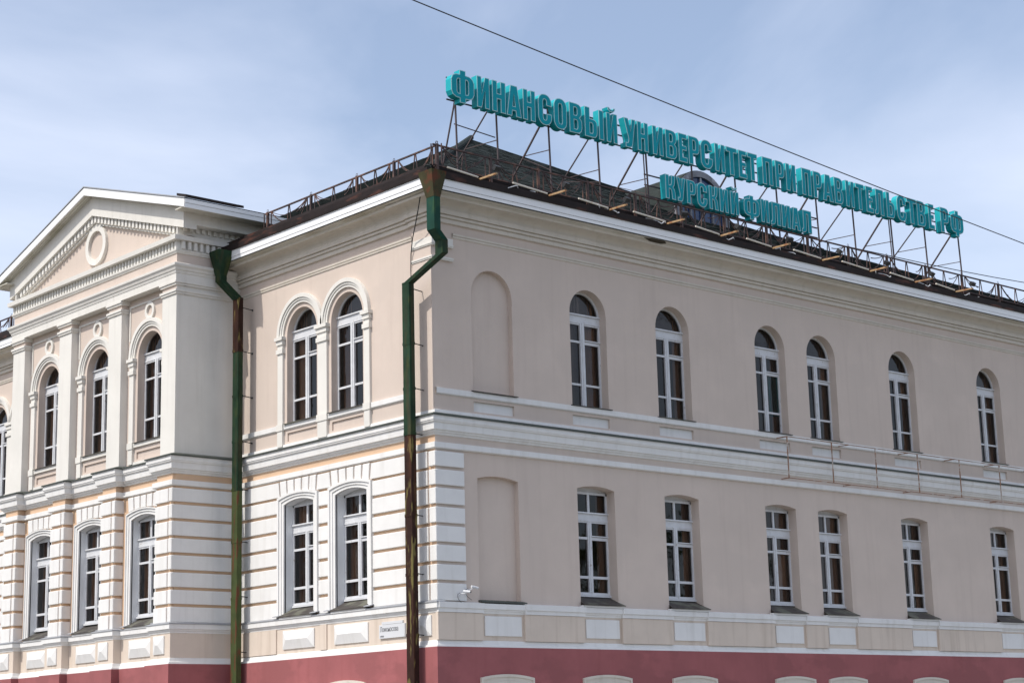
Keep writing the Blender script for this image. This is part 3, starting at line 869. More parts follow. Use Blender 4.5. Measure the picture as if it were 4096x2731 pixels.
# ------------------------------------------------------------------ windows (local: x to viewer's right, -y outward, z from the sill)
def make_upper(hw=0.655, zs=2.445, curtain=CURT):
    """arched casement; returns an un-linked list of (name, mesh, children)"""
    f = MB()
    y0, y1 = -.035, .035
    t = 0.055
    f.box(-hw, -hw + t, y0, y1, 0, 2.245); f.box(hw - t, hw, y0, y1, 0, 2.245)
    f.box(-hw, hw, y0, y1, 0, .05); 
    f.box(-.075, .075, y0 - .02, y1, 0.0, 2.245)
    f.box(-.02, .02, y0 - .035, y1, 0.0, 2.245)
    f.box(-hw + t, -.075, y0, y1, .585, .64); f.box(.075, hw - t, y0, y1, .585, .64)
    f.box(-hw + t, -.075, y0, y1, 1.72, 1.775)
    f.box(.075, hw - t, y0, y1, 1.70, 1.78); f.box(.06, hw - .01, y0 - .03, y1, 1.79, 1.815)
    f.box(-hw + t, -.075, y0, y1, 2.205, 2.245); f.box(.075, hw - t, y0, y1, 2.205, 2.245)
    f.box(-hw, hw, y0 - .015, y1, 2.247, 2.285); f.box(-hw, hw, y0 - .005, y1, 2.288, 2.45); f.box(-hw, hw, y0 - .045, y1, 2.453, 2.49)
    g = MB(lambda u, o, z: (u, o, z))
    g.prism([arc(0, zs, hw, 0, pi, 20) + arc(0, zs, hw - t, pi, 0, 20)], y0, y1)
    f.v, b0 = f.v + g.v, len(f.v)
    f.f += [tuple(i + b0 for i in q) for q in g.f]
    panes = []
    for u0, u1, z0, z1 in ((-hw + t, -.075, .05, .585), (-hw + t, -.075, .64, 1.72), (-hw + t, -.075, 1.775, 2.205),
                           (.075, hw - t, .05, .585), (.075, hw - t, .64, 1.70), (.075, hw - t, 1.815, 2.205)):
        p = MB(); p.quad((u0, .0, z0), (u1, .0, z0), (u1, .0, z1), (u0, .0, z1)); panes.append(p.mesh('pane', GLASS))
    p = MB(); p.cap([arc(0, zs, hw - t + .01, 0, pi, 20)], 0.0); panes.append(p.mesh('pane', GLASS))
    return f.mesh('window', FRAME), panes
def make_lower(hw=0.66):
    f = MB(); y0, y1 = -.035, .035; t = 0.05
    f.box(-hw, -hw + t, y0, y1, 0, 2.62); f.box(hw - t, hw, y0, y1, 0, 2.62)
    f.box(-hw, hw, y0 - .05, y1, -.065, -.012); f.box(-hw, hw, y0 - .01, y1, -.01, .05)
    f.box(-.07, .07, y0 - .015, y1, .05, 1.86); f.box(-.02, .02, y0 - .03, y1, .05, 1.86)
    f.box(-hw + t, -.07, y0, y1, .40, .465); f.box(.07, hw - t, y0, y1, .40, .465)
    f.box(-hw + t, -.07, y0, y1, 1.395, 1.455)
    f.box(.07, hw - t, y0, y1, 1.38, 1.46); f.box(.055, hw - .01, y0 - .03, y1, 1.47, 1.495)
    f.box(-hw + t, -.07, y0, y1, 1.82, 1.86); f.box(.07, hw - t, y0, y1, 1.82, 1.86)
    f.box(-hw, hw, y0 - .015, y1, 1.862, 1.90); f.box(-hw, hw, y0 - .005, y1, 1.902, 2.05); f.box(-hw, hw, y0 - .045, y1, 2.053, 2.09)
    f.box(-.035, .035, y0, y1, 2.09, 2.55); f.box(-hw, hw, y0, y1, 2.55, 2.605); f.box(-hw, hw, y0 + .04, y1, 2.606, 2.80)
    panes = []
    for u0, u1, z0, z1 in ((-hw + t, -.07, .05, .40), (-hw + t, -.07, .465, 1.395), (-hw + t, -.07, 1.455, 1.82),
                           (.07, hw - t, .05, .40), (.07, hw - t, .465, 1.38), (.07, hw - t, 1.495, 1.82),
                           (-hw + t, -.035, 2.09, 2.55), (.035, hw - t, 2.09, 2.55)):
        p = MB(); p.quad((u0, .0, z0), (u1, .0, z0), (u1, .0, z1), (u0, .0, z1)); panes.append(p.mesh('pane', GLASS))
    return f.mesh('window', FRAME), panes
def curtain_mesh(u0, u1, z0, z1, m, seed):
    r = random.Random(seed); b = MB()
    n = max(4, int(abs(u1 - u0) / .03)); ph = r.random() * 6
    pts = [(u0 + (u1 - u0) * i / n, .17 + .035 * sin(i * 1.7 + ph) + .02 * sin(i * .6 + ph)) for i in range(n + 1)]
    for (a, ya), (c, yc) in zip(pts[:-1], pts[1:]): b.quad((a, ya, z0), (c, yc, z0), (c, yc, z1), (a, ya, z1))
    return b.mesh('curtain', m)
_b = MB(); _b.cap([arc(0, 2.40, .70, 0, pi, 20)], .16); ABL = _b.mesh('blind', BLIND)
UM, UPN = make_upper(); UM2, UPN2 = make_upper(0.68, 2.36)
LM, LPN = make_lower()
CU = [[curtain_mesh(-.72, -.30, -.1, 3.0, CURT, 1), curtain_mesh(.28, .72, -.1, 3.0, CURT, 2)],
      [curtain_mesh(-.72, -.46, -.1, 3.0, CURT, 3), curtain_mesh(.36, .72, -.1, 3.0, CURT, 4), curtain_mesh(-.46, .1, -.1, 3.0, TULLE, 8)],
      [curtain_mesh(-.72, -.40, -.1, 3.0, TULLE, 5), curtain_mesh(.42, .72, -.1, 3.0, CURT, 6)],
      [curtain_mesh(-.72, -.34, -.1, 3.0, TULLE, 9), curtain_mesh(-.34, -.22, -.1, 3.0, CURT, 10), curtain_mesh(.46, .72, -.1, 3.0, CURT, 11)]]
def place(meshes, fr, u, off, z, rz, cur):
    wm, pn = meshes
    x, y, zz = fr(u, off, z)
    w = inst('window', wm, (x, y, zz), BLD, rz)
    for pm in pn: inst('pane', pm, (0, 0, 0), w)
    if meshes[0] is not LM: inst('blind', ABL, (0, 0, 0), w)
    for c in CU[cur]: inst('curtain', c, (0, 0, 0), w)
    return w
def slab(fr, u0, u1, o0, z0, o1, z1, th, name, m):
    b = MB(fr)
    b.add([(u0, o0, z0), (u1, o0, z0), (u1, o1, z1), (u0, o1, z1), (u0, o0, z0 + th), (u1, o0, z0 + th), (u1, o1, z1 + th), (u0, o1, z1 + th)],
          [(0, 1, 2, 3), (4, 7, 6, 5), (0, 4, 5, 1), (1, 5, 6, 2), (2, 6, 7, 3), (3, 7, 4, 0)])
    return P(b, name, m)
cs = [1, 3, 2, 3, 2, 0, 1, 2]
for i, (k, u) in enumerate(UPC.items()):
    if k != 'B':
        w = place((UM, UPN), FR, u, -.285, 10.10, 0, cs[i - 1])
        place((LM, LPN), FR, u, -.255, 5.30, 0, cs[(i + 2) % 8])
        if k == '3': inst('curtain', curtain_mesh(.05, .6, .55, 1.75, TEALC, 21), (0, -.12, 0), w)
        slab(FR, u - .71, u + .72, .075, 10.065, -.27, 10.105, .022, 'window_sill', SILL)
        b = MB(FR); b.add([(u - .65, -.23, 5.24), (u + .65, -.23, 5.24), (u + .66, .075, 5.10), (u + .735, .27, 5.005), (u - .735, .27, 5.005), (u - .66, .075, 5.10),
                           (u - .65, -.23, 5.20), (u + .65, -.23, 5.20), (u + .66, .075, 5.06), (u + .735, .27, 4.985), (u - .735, .27, 4.985), (u - .66, .075, 5.06)],
                          [(0, 1, 2, 5), (5, 2, 3, 4), (6, 11, 8, 7), (11, 10, 9, 8), (3, 4, 10, 9), (2, 3, 9, 8), (4, 5, 11, 10), (1, 2, 8, 7), (5, 0, 6, 11), (0, 1, 7, 6)])
        P(b, 'window_sill', SILL)
    else:
        slab(FR, u - .72, u + .74, .09, 10.06, -.05, 10.10, .022, 'window_sill', SILL)
        slab(FR, u - .70, u + .74, .21, 4.955, .02, 5.00, .03, 'window_sill', FLASH)
HP = -pi / 2
for j, u in enumerate([3.52, 5.52] + FARU):
    place((UM2, UPN2), FL, u, -.225, 10.09, HP, 0)
    slab(FL, u - .74, u + .74, .10, 10.045, -.22, 10.095, .02, 'window_sill', SILL)
for j, u in enumerate([3.25, 5.52] + FARL):
    place((LM, LPN), FL, u, -.205, 5.30, HP, 0)
for u in PUW:
    place((UM, UPN), FL, u, PW2 - .25, 10.10, HP, 0)
    slab(FL, u - .72, u + .72, PW2 + .09, 10.045, PW2 - .25, 10.10, .02, 'window_sill', SILL)
for u in PWIN: place((LM, LPN), FL, u, PW2 - .16, 5.30, HP, 0)
for u, o in [(c, 0.0) for c in [3.25, 5.52] + FARL] + [(c, PW2) for c in PWIN]:
    b = MB(FL); b.add([(u - .64, o - .19, 5.24), (u + .64, o - .19, 5.24), (u + .72, o + .26, 5.005), (u - .72, o + .26, 5.005),
                       (u - .64, o - .19, 5.2), (u + .64, o - .19, 5.2), (u + .72, o + .26, 4.98), (u - .72, o + .26, 4.98)],
                      [(0, 1, 2, 3), (4, 7, 6, 5), (3, 2, 6, 7), (0, 3, 7, 4), (1, 2, 6, 5), (0, 1, 5, 4)]); P(b, 'window_sill', SILL)
    for s in (-1, 1):
        a, c = sorted((u + s * .70, u + s * .96))
        slab(FL, a, c, o + .27, 5.0, o + .06, 5.06, .02, 'sill_cap', GREYM)
    b = MB(FL); b.box(u - .71, u + .71, o + .07, o + .232, 4.93, 4.985); P(b, 'sub_sill', WHITE)

# rooms behind the windows
b = MB()
b.quad((3.2, 3.2, 4.3), (XE, 3.2, 4.3), (XE, 3.2, 14.4), (3.2, 3.2, 14.4)); b.quad((3.2, 3.2, 4.3), (3.2, YE, 4.3), (3.2, YE, 14.4), (3.2, 3.2, 14.4))
for z in (4.4, 9.2, 14.3):
    b.quad((0.1, .4, z), (XE, .4, z), (XE, 3.2, z), (.1, 3.2, z)); b.quad((.4, 3.2, z), (3.2, 3.2, z), (3.2, YE, z), (.4, YE, z)); b.quad((-1.4, 8.7, z), (.4, 8.7, z), (.4, 18, z), (-1.4, 18, z))
for x in (6.7, 10.4, 16.6, 20.9, 25.2): b.quad((x, .4, 4.4), (x, 3.2, 4.4), (x, 3.2, 14.3), (x, .4, 14.3))
P(b, 'room_wall', INNER)
b = MB(); b.quad((XE, 0, 0), (XE, 18.2, 0), (XE, 18.2, 15), (XE, 0, 15)); b.quad((0, YE, 0), (18.2, YE, 0), (18.2, YE, 15), (0, YE, 15))
b.quad((XE, 18.2, 0), (18.2, 18.2, 0), (18.2, 18.2, 15), (XE, 18.2, 15)); b.quad((18.2, 18.2, 0), (18.2, YE, 0), (18.2, YE, 15), (18.2, 18.2, 15)); P(b, 'back_wall', WALL)

# basement windows with white hood frames
def basement(fr, c, off, hw=0.84):
    for a0, a1, o in ((0.0, .06, .06), (.06, .17, .035), (.17, .25, .05)):
        h0, h1 = hw - a1, hw - a0
        loop = [(c + h0, 1.6), (c + h1, 1.6)] + seg_pts(c, h1, 3.19 - a0 * .95, .085, 10) + [(c - h1, 1.6), (c - h0, 1.6)] + seg_pts(c, h0, 3.19 - a1 * .95, .08, 10)[::-1]
        b = MB(fr); b.prism([loop], off - .04, off + o); P(b, 'basement_surround', CORN)
    b = MB(fr); b.cap([seg_loop(c, hw - .24, 1.6, 2.96, .075)], off + .012); P(b, 'basement_pane', DGLASS)
for u in RC: basement(FR, u, 0.236)
for u in (3.35, 5.55): basement(FL, u, 0.236)

# ------------------------------------------------------------------ downpipes
def rect_pipe(mb, pts, w, d, taper=None):
    """rectangular pipe: pts are centre lines; w along y, d along x"""
    b0 = len(mb.v)
    for i, p in enumerate(pts):
        ww, dd = (w, d) if not taper else taper[i]
        for sx, sy in ((-1, -1), (1, -1), (1, 1), (-1, 1)): mb.v.append((p[0] + sx * dd / 2, p[1] + sy * ww / 2, p[2]))
    for i in range(len(pts) - 1):
        for k in range(4):
            a = b0 + i * 4 + k; c = b0 + i * 4 + (k + 1) % 4
            mb.f.append((a, c, c + 4, a + 4))
    mb.f.append((b0, b0 + 1, b0 + 2, b0 + 3)); e = b0 + 4 * (len(pts) - 1); mb.f.append((e, e + 1, e + 2, e + 3))
def downpipe(label, hop, A, Bp, C, mats, zcuts, brk):
    root = empty('downpipe', (C[0], C[1], 0)); tag(root, label, 'downpipe')
    ox, oy = C[0], C[1]
    def part(name, pts, m, w=.27, d=.16, taper=None):
        mb = MB(); rect_pipe(mb, [(p[0] - ox, p[1] - oy, p[2]) for p in pts], w, d, taper)
        return mb.build(name, m, root)
    part('hopper', [(hop[0], hop[1], 15.10), (hop[0], hop[1], 15.02), (A[0], A[1], 14.42)], mats[0], taper=[(.52, .46), (.50, .44), (.29, .20)])
    part('pipe_section', [(A[0], A[1], 14.44), (A[0], A[1], A[2])], mats[1], .285, .19)
    part('pipe_elbow', [(A[0], A[1], A[2]), (Bp[0], Bp[1], Bp[2])], mats[1], .28, .18)
    if len(Bp) > 3:
        part('pipe_section', [(Bp[0], Bp[1], Bp[2]), (Bp[0], Bp[1], Bp[3])], mats[2], .275, .17)
        part('pipe_elbow', [(Bp[0], Bp[1], Bp[3]), (C[0], C[1], C[2])], mats[2], .275, .17)
    for i in range(len(zcuts) - 1):
        e = random.uniform(-.004, .004)
        part('pipe_section', [(C[0] + e, C[1] + e, zcuts[i] + .02), (C[0] + e * .5, C[1], zcuts[i + 1])], mats[3 + i], .272 - .004 * (i % 2), .155 - .004 * (i % 2))
        part('pipe_collar', [(C[0], C[1], zcuts[i + 1] + .02), (C[0], C[1], zcuts[i + 1] - .05)], mats[3 + i], .284, .168)
    for z in brk:
        mb = MB(); mb.tube([(0, -.1, z), (.47, -.03, z - .02)], .014, 5); mb.tube([(.44, -.03, z - .02), (.47, -.03, z - .02)], .03, 6)
        mb.build('bracket', BLACK, root)
    return root
downpipe('green to rusty brown square downpipe at the building corner', (-.66, -.86, 0), (-.74, -.98, 13.62), (-.455, -.91, 13.42, 13.10), (-.455, .40, 12.62),
         [OLIVEP, TEALP, GREEN, GREEN, GREEN, GREEN, BROWNP, BROWNP, BROWNP, BROWNP], [12.64, 11.15, 10.05, 8.95, 7.0, 5.6, 4.2, 0.3], [12.5, 11.15, 10.05, 8.95, 7.0, 5.62, 4.2])
downpipe('green square downpipe beside the pedimented bay', (-.80, 8.22, 0), (-.80, 8.22, 14.25), (-.455, 7.89, 13.72), (-.455, 7.89, 13.72),
         [GREEN, GREEN, GREEN, BROWNP, GREEN, GREEN, GREEN, MOSSP, MOSSP, MOSSP], [13.74, 12.3, 11.05, 9.8, 8.5, 7.1, 5.6, 0.3], [13.5, 12.28, 11.05, 9.8, 8.5, 7.1, 5.65, 4.2])

# ------------------------------------------------------------------ roof railings
def railing(label, P0, P1, posts, zb, zt, seed):
    """P0->P1 plan line, posts = distances along it"""
    rr = random.Random(seed)
    d = Vector((P1[0] - P0[0], P1[1] - P0[1])); Ln = d.length; d.normalize()
    root = empty('roof_railing', (P0[0], P0[1], 0)); tag(root, label, 'railing', 'railings along the eaves')
    def at(s, z): return (d.x * s, d.y * s, z)
    for nm, z, w in (('top_rail', zt, .045), ('bottom_rail', zb + .13, .04)):
        mb = MB(); mb.bar(at(posts[0] - .12, z), at(Ln, z), w, w * .8); mb.build(nm, RAILM, root)
    for i, s in enumerate(posts):
        mb = MB(); mb.bar(at(s, zb - .08), at(s, zt + .03), .062)
        mb.tube([(at(s, 0)[0] + d.x * .035 * cos(a), at(s, 0)[1] + d.y * .035 * cos(a), zt + .065 + .035 * sin(a)) for a in [2 * pi * k / 10 for k in range(11)]], .006, 4)
        mb.build('post', RAILM, root)
        for e in (-.17, .17):
            mb = MB(); mb.bar(at(s + e, zb + .13), at(s + e, zt), .024); mb.build('baluster', RAILM, root)
        if i < len(posts) - 1:
            e = posts[i + 1]; m = (s + e) / 2
            mb = MB(); mb.bar(at(m - .015, zt), at(m - .09, zb + .13), .022); mb.bar(at(m + .015, zt), at(m + .10, zb + .13), .022); mb.build('strut', RAILM, root)
            for side, lo, hi in ((0, s + .17, m), (1, m, e - .17)):
                for k in range(rr.choice((2, 3, 3, 4))):
                    f = rr.uniform(.35, .95); drop = rr.uniform(.15, .45)
                    pts = []
                    for q in range(9):
                        t = q / 8
                        if side: t = 1 - t
                        x = lo + (hi - lo) * t * f if not side else hi - (hi - lo) * (1 - t) * f
                        tt = t if not side else 1 - t
                        pts.append(at(x, zt - drop * (1 - (1 - tt) ** 2) - (.1 * tt if k else 0)))
                    mb = MB(); mb.tube(pts, .012 if k else .016, 4); mb.build('bent_rod', RAILM, root)
    return root
railing('brown roof railing along the right wing eave below the teal sign', (-.27, -.56), (27.2, -.50),
        [0.0, 1.74, 3.35, 5.09, 6.86, 8.65, 10.4, 12.2, 14.03, 15.93, 17.81, 19.77, 21.70, 23.73, 25.7], 15.30, 15.945, 3)
railing('brown roof railing on the left wing eave between bay and corner', (-.28, 6.72), (-.27, -.60), [0.0, 2.03, 4.05, 5.6, 7.3], 15.30, 15.94, 5)
railing('short brown roof railing seen beyond the pedimented bay', (-.28, 29.0), (-.28, 20.0), [0, 1.9, 3.7, 5.5, 7.15, 8.8], 15.30, 15.95, 9)

# ------------------------------------------------------------------ rooftop sign
def rnd(x0, x1, z0, z1, rx, rz, corners='1111', n=5):
    """rounded rectangle ccw from bottom left; corners bl br tr tl"""
    o = []
    for k, (cx, cz, a) in enumerate(((x0 + rx, z0 + rz, pi), (x1 - rx, z0 + rz, 1.5 * pi), (x1 - rx, z1 - rz, 0), (x0 + rx, z1 - rz, .5 * pi))):
        if corners[k] == '1': o += [(cx + rx * cos(a + .5 * pi * i / n), cz + rz * sin(a + .5 * pi * i / n)) for i in range(n + 1)]
        else: o.append(((x0, z0), (x1, z0), (x1, z1), (x0, z1))[k])
    return o
def I_(s=.36): return [[(0, 0), (s, 0), (1 - s, .60), (1 - s, 0), (1, 0), (1, 1), (1 - s, 1), (s, .40), (s, 1), (0, 1)]]
GL = {
 'И': [I_()],
 'Й': [I_(), [[(.14, 1.19), (.20, 1.10), (.34, 1.045), (.66, 1.045), (.80, 1.10), (.86, 1.19), (.70, 1.19), (.62, 1.14), (.5, 1.125), (.38, 1.14), (.30, 1.19)]]],
 'Н': [[[(0, 0), (.37, 0), (.37, .42), (.63, .42), (.63, 0), (1, 0), (1, 1), (.63, 1), (.63, .60), (.37, .60), (.37, 1), (0, 1)]]],
 'А': [[[(0, 0), (.35, 0), (.39, .18), (.61, .18), (.65, 0), (1, 0), (.73, 1), (.27, 1)], [(.42, .33), (.5, .74), (.58, .33)]]],
 'О': [[rnd(0, 1, -.01, 1.01, .45, .27), rnd(.37, .63, .16, .84, .13, .09)]],
 'С': [[[(1, .38), (.63, .38)] + [(.63, .24), (.60, .18), (.5, .155), (.40, .18), (.37, .25), (.37, .75), (.40, .82), (.5, .845), (.60, .82), (.63, .76)] + [(.63, .64), (1, .64)]
        + [(1 - .45 + .45 * cos(a), .74 + .27 * sin(a)) for a in [.5 * pi * i / 5 for i in range(6)]] + [(.45 + .45 * cos(a), .74 + .27 * sin(a)) for a in [.5 * pi + .5 * pi * i / 5 for i in range(6)]]
        + [(.45 + .45 * cos(a), .26 + .27 * sin(a)) for a in [pi + .5 * pi * i / 5 for i in range(6)]] + [(.55 + .45 * cos(a), .26 + .27 * sin(a)) for a in [1.5 * pi + .5 * pi * i / 5 for i in range(6)]]]],
 'В': [[[(0, 0)] + [(.55, 0), (.78, .02), (.93, .09), (1, .2), (1, .36), (.95, .46), (.82, .53), (.94, .60), (.98, .68), (.98, .82), (.92, .92), (.78, .98), (.55, 1)] + [(0, 1)],
        rnd(.37, .64, .14, .44, .10, .08, '0110'), rnd(.37, .62, .60, .86, .10, .08, '0110')]],
 'Ь': [[[(0, 0)] + [(.6, 0), (.82, .02), (.95, .10), (1, .2), (1, .42), (.95, .52), (.82, .6), (.6, .62), (.40, .62), (.40, 1), (0, 1)], rnd(.40, .63, .14, .48, .10, .08, '0110')]],
 'Ы': [[[(0, 0)] + [(.42, 0), (.56, .02), (.63, .10), (.655, .2), (.655, .42), (.63, .52), (.55, .6), (.42, .62), (.27, .62), (.27, 1), (0, 1)], rnd(.27, .42, .14, .48, .06, .08, '0110')],
       [[(.75, 0), (1, 0), (1, 1), (.75, 1)]]],
 'Е': [[[(0, 0), (.98, 0), (.98, .18), (.45, .18), (.45, .42), (.90, .42), (.90, .58), (.45, .58), (.45, .82), (.96, .82), (.96, 1), (0, 1)]]],
 'Р': [[[(0, 0), (.40, 0), (.40, .38), (.60, .38), (.82, .40), (.95, .47), (1, .58), (1, .80), (.95, .91), (.82, .98), (.6, 1), (0, 1)], rnd(.40, .63, .53, .86, .10, .08, '0110')]],
 'Т': [[[(.31, 0), (.69, 0), (.69, .82), (1, .82), (1, 1), (0, 1), (0, .82), (.31, .82)]]],
 'П': [[[(0, 0), (.37, 0), (.37, .82), (.63, .82), (.63, 0), (1, 0), (1, 1), (0, 1)]]],
 'Л': [[[(0, 0), (.22, 0), (.38, .04), (.46, .14), (.48, .30), (.50, .82), (.64, .82), (.64, 0), (1, 0), (1, 1), (.16, 1), (.15, .30), (.13, .20), (.08, .16), (0, .16)]]],
 'К': [[[(0, 0), (.36, 0), (.36, .43), (.50, .41), (.58, .33), (.64, 0), (1, 0), (.95, .30), (.90, .42), (.76, .51), (.89, .60), (.94, .72), (.97, 1), (.63, 1), (.59, .70), (.52, .60), (.36, .58), (.36, 1), (0, 1)]]],
 'У': [[[(.10, 0), (.45, 0), (.62, .03), (.71, .12), (.76, .26), (1, 1), (.67, 1), (.55, .52), (.36, 1), (0, 1), (.36, .30), (.34, .20), (.28, .16), (.10, .16)]]],
 'Ф': [[[(.37, -.02), (.63, -.02), (.63, .12)] + [(.80, .13), (.93, .19), (1, .32), (1, .68), (.93, .81), (.80, .87)] + [(.63, .88), (.63, 1.02), (.37, 1.02), (.37, .88)] + [(.20, .87), (.07, .81), (0, .68), (0, .32), (.07, .19), (.20, .13), (.37, .12)],
        rnd(.255, .37, .27, .73, .07, .07, '1001'), rnd(.63, .745, .27, .73, .07, .07, '0110')]],
}
def area(l): return sum(a[0] * c[1] - c[0] * a[1] for a, c in zip(l, l[1:] + l[:1])) / 2
def inset(l, d):
    n = len(l); o = []
    for i in range(n):
        p, c, q = Vector(l[i - 1]), Vector(l[i]), Vector(l[(i + 1) % n])
        e0 = (c - p); e1 = (q - c)
        if e0.length < 1e-6 or e1.length < 1e-6: o.append(tuple(c)); continue
        e0.normalize(); e1.normalize()
        n0 = Vector((-e0.y, e0.x)); n1 = Vector((-e1.y, e1.x))
        m = n0 + n1; k = m.dot(n0)
        o.append(tuple(c + m / max(k, .45) * d))
    return o
SIGN = empty('rooftop_sign', (0, 0, 15.4))
tag(SIGN, 'long rooftop sign of teal block letters in two rows on a steel frame', 'sign')
def letter(ch, x0, x1, z0, z1, depth):
    body = MB(FR); face = MB(FR); rim = MB(FR)
    for comp in GL[ch]:
        loops = []
        for i, l in enumerate(comp):
            w = [((x0 + (x1 - x0) * p[0]) , z0 - 15.4 + (z1 - z0) * p[1]) for p in l]
            if (area(w) > 0) != (i == 0): w = w[::-1]
            loops.append(w)
        body.prism(loops, -depth, 0.0)
        rim.prism(loops, 0.001, 0.008, back=False)
        ins = [inset(l, .021) for l in loops]
        face.prism(ins, 0.009, 0.014, back=False)
    o = body.build('letter', CYAN, SIGN)
    rim.build('letter_rim', RIM, o); face.build('letter_face', TEAL, o)
ROW1 = [('Ф', .70, 1.46), ('И', 1.553, 1.973), ('Н', 2.064, 2.52), ('А', 2.555, 3.06), ('Н', 3.123, 3.55), ('С', 3.655, 4.131), ('О', 4.215, 4.68), ('В', 4.775, 5.235), ('Ы', 5.338, 6.045), ('Й', 6.155, 6.565),
        ('У', 6.83, 7.272), ('Н', 7.34, 7.76), ('И', 7.94, 8.35), ('В', 8.455, 8.90), ('Е', 8.98, 9.33), ('Р', 9.39, 9.835), ('С', 9.884, 10.374), ('И', 10.487, 10.90), ('Т', 10.97, 11.425), ('Е', 11.50, 11.85), ('Т', 11.89, 12.315),
        ('П', 12.54, 12.99), ('Р', 13.12, 13.52), ('И', 13.598, 14.04),
        ('П', 14.33, 14.757), ('Р', 14.865, 15.252), ('А', 15.295, 15.78), ('В', 15.855, 16.265), ('И', 16.41, 16.808), ('Т', 16.90, 17.306), ('Е', 17.40, 17.745), ('Л', 17.82, 18.275), ('Ь', 18.43, 18.835), ('С', 18.965, 19.43), ('Т', 19.492, 19.972), ('В', 20.015, 20.46), ('Е', 20.62, 20.93),
        ('Р', 21.27, 21.722), ('Ф', 21.815, 22.515)]
ROW2 = [('К', 8.375, 8.775), ('У', 8.82, 9.171), ('Р', 9.237, 9.60), ('С', 9.65, 10.06), ('К', 10.155, 10.52), ('И', 10.594, 10.95), ('Й', 11.05, 11.41),
        ('Ф', 11.625, 12.30), ('И', 12.378, 12.73), ('Л', 12.80, 13.235), ('И', 13.30, 13.684), ('А', 13.74, 14.13), ('Л', 14.20, 14.655)]
for ch, a, c in ROW1: letter(ch, a, c, 17.485, 18.325, .21)
for ch, a, c in ROW2: letter(ch, a, c, 16.30, 17.0, .20)
POSTS = [1.0, 2.37, 4.2, 6.0, 7.86, 9.70, 11.53, 13.36, 15.19, 16.95, 18.86, 20.62, 22.47]
YB = 0.27
def sbar(name, a, b_, w):
    w *= .72
    mb = MB(); mb.bar((a[0], a[1], a[2] - 15.4), (b_[0], b_[1], b_[2] - 15.4), w); return mb.build(name, STEEL, SIGN)
def roofz(x, y):
    return ZE + (y + .62) * (5.3 / 9.72)
for i, x in enumerate(POSTS):
    sbar('upright', (x, YB - .12, roofz(x, YB - .12) - .02), (x, YB - .04, 18.2), .05)
    if i in (4, 10): sbar('upright', (x - .1, YB - .12, roofz(x, YB - .12) - .02), (x - .1, YB - .04, 18.2), .035)
    yb = 1.75 if i % 2 else 1.6
    if i: sbar('brace', (x - .1, yb, roofz(x, yb) - .02), (x - .1, YB + .0, 17.78), .055 if i % 2 == 0 else .04)
    else: sbar('brace', (x, .75, roofz(x, .75) - .02), (x, YB - .05, 17.6), .045)
    zt = 16.75 + .1 * (i % 3)
    ym = YB + (yb - YB) * (17.78 - zt) / (17.78 - roofz(x, yb))
    if i: sbar('tie', (x - .1, ym, zt), (x, YB - .08, zt - .04), .028)
    if i in (2, 3, 4, 7): sbar('tie', (x - .1, ym + .02, zt - .06), (x, YB - .1, 16.35), .026)
sbar('tie', (1.0, YB, 16.98), (2.37, YB, 16.90), .03)
for z in (17.58, 17.88, 18.16): sbar('cross_rail', (.75, YB - .02, z), (22.5, YB - .02, z), .045)
for z in (16.33, 16.64, 16.94): sbar('cross_rail', (7.8, YB - .02, z), (15.22, YB - .02, z), .045)

# ------------------------------------------------------------------ floodlights on arms in front of the eave
names = ['first floodlight arm from the corner, below the start of the teal sign'] + ['floodlight on rusty arm under the teal sign, %s from the corner' % w for w in ('second', 'third', 'fourth', 'fifth', 'sixth', 'seventh', 'eighth', 'ninth', 'tenth')]
AX = [1.04, 3.36, 5.53, 7.70, 9.85, 12.05, 14.26, 16.51, 18.74, 20.87]
for i, x in enumerate(AX):
    root = empty('floodlight', (x, -.48, 15.31)); tag(root, names[i], 'floodlight', 'floodlights lighting the rooftop sign')
    mb = MB(); mb.bar((0, .18, .0), (0, -.80, -.02 + random.uniform(-.02, .02)), .045); mb.build('arm', ARM, root)
    mb = MB(); mb.box(-.09, .09, -.06, .06, -.05, .06)
    h = mb.build('lamp_head', BLACK, root); h.location = (0, -.80, .11); h.rotation_euler = (radians(-50), 0, radians(random.uniform(-20, 20)))
    mb = MB(); mb.quad((-.075, .062, -.04), (.075, .062, -.04), (.075, .062, .05), (-.075, .062, .05)); mb.build('lens', GREYM, h)
    L = 1.15 + random.uniform(-.15, .2)
    mb = MB(); mb.tube([(-L, -.16, .10), (-.05, -.14, .04)], .026, 6); mb.build('conduit', TUBE, root)
def loose(label, pts, r, m):
    c = Vector(pts[0]); o = MB(); o.tube([tuple(Vector(p) - c) for p in pts], r, 5); ob = o.build('loose_cable', m, None, c)
    tag(ob, label, 'cable', 'loose cables lying on the eave')
def curl(x, seed, y=-.62):
    r = random.Random(seed)
    pts = []
    for k in range(14):
        t = k / 13
        pts.append((x + .9 * t + .06 * sin(9 * t + seed), y - .06 * sin(7 * t + seed), 15.24 + .12 * abs(sin(5.2 * t + seed)) * (1 - .4 * t)))
    return pts
CX = [(1.95, 'white loose cable loop on the gutter nearest the building corner'), (5.0, 'white loose cable on the gutter between third and fourth sign posts'), (6.9, 'white cable curl on gutter left of the lower sign row'),
      (9.9, 'white cable curl on gutter beneath the dormer'), (12.1, 'white cable curl on gutter beneath the round letter of the lower row'), (16.7, 'white cable curl on gutter below the right part of the sign'), (18.9, 'white loose cable loop on gutter below the far letters'), (21.2, 'white cable curl on gutter past the last floodlight')]
for i, (x, lb) in enumerate(CX): loose(lb, curl(x, i * 1.7), .015, PLATE)

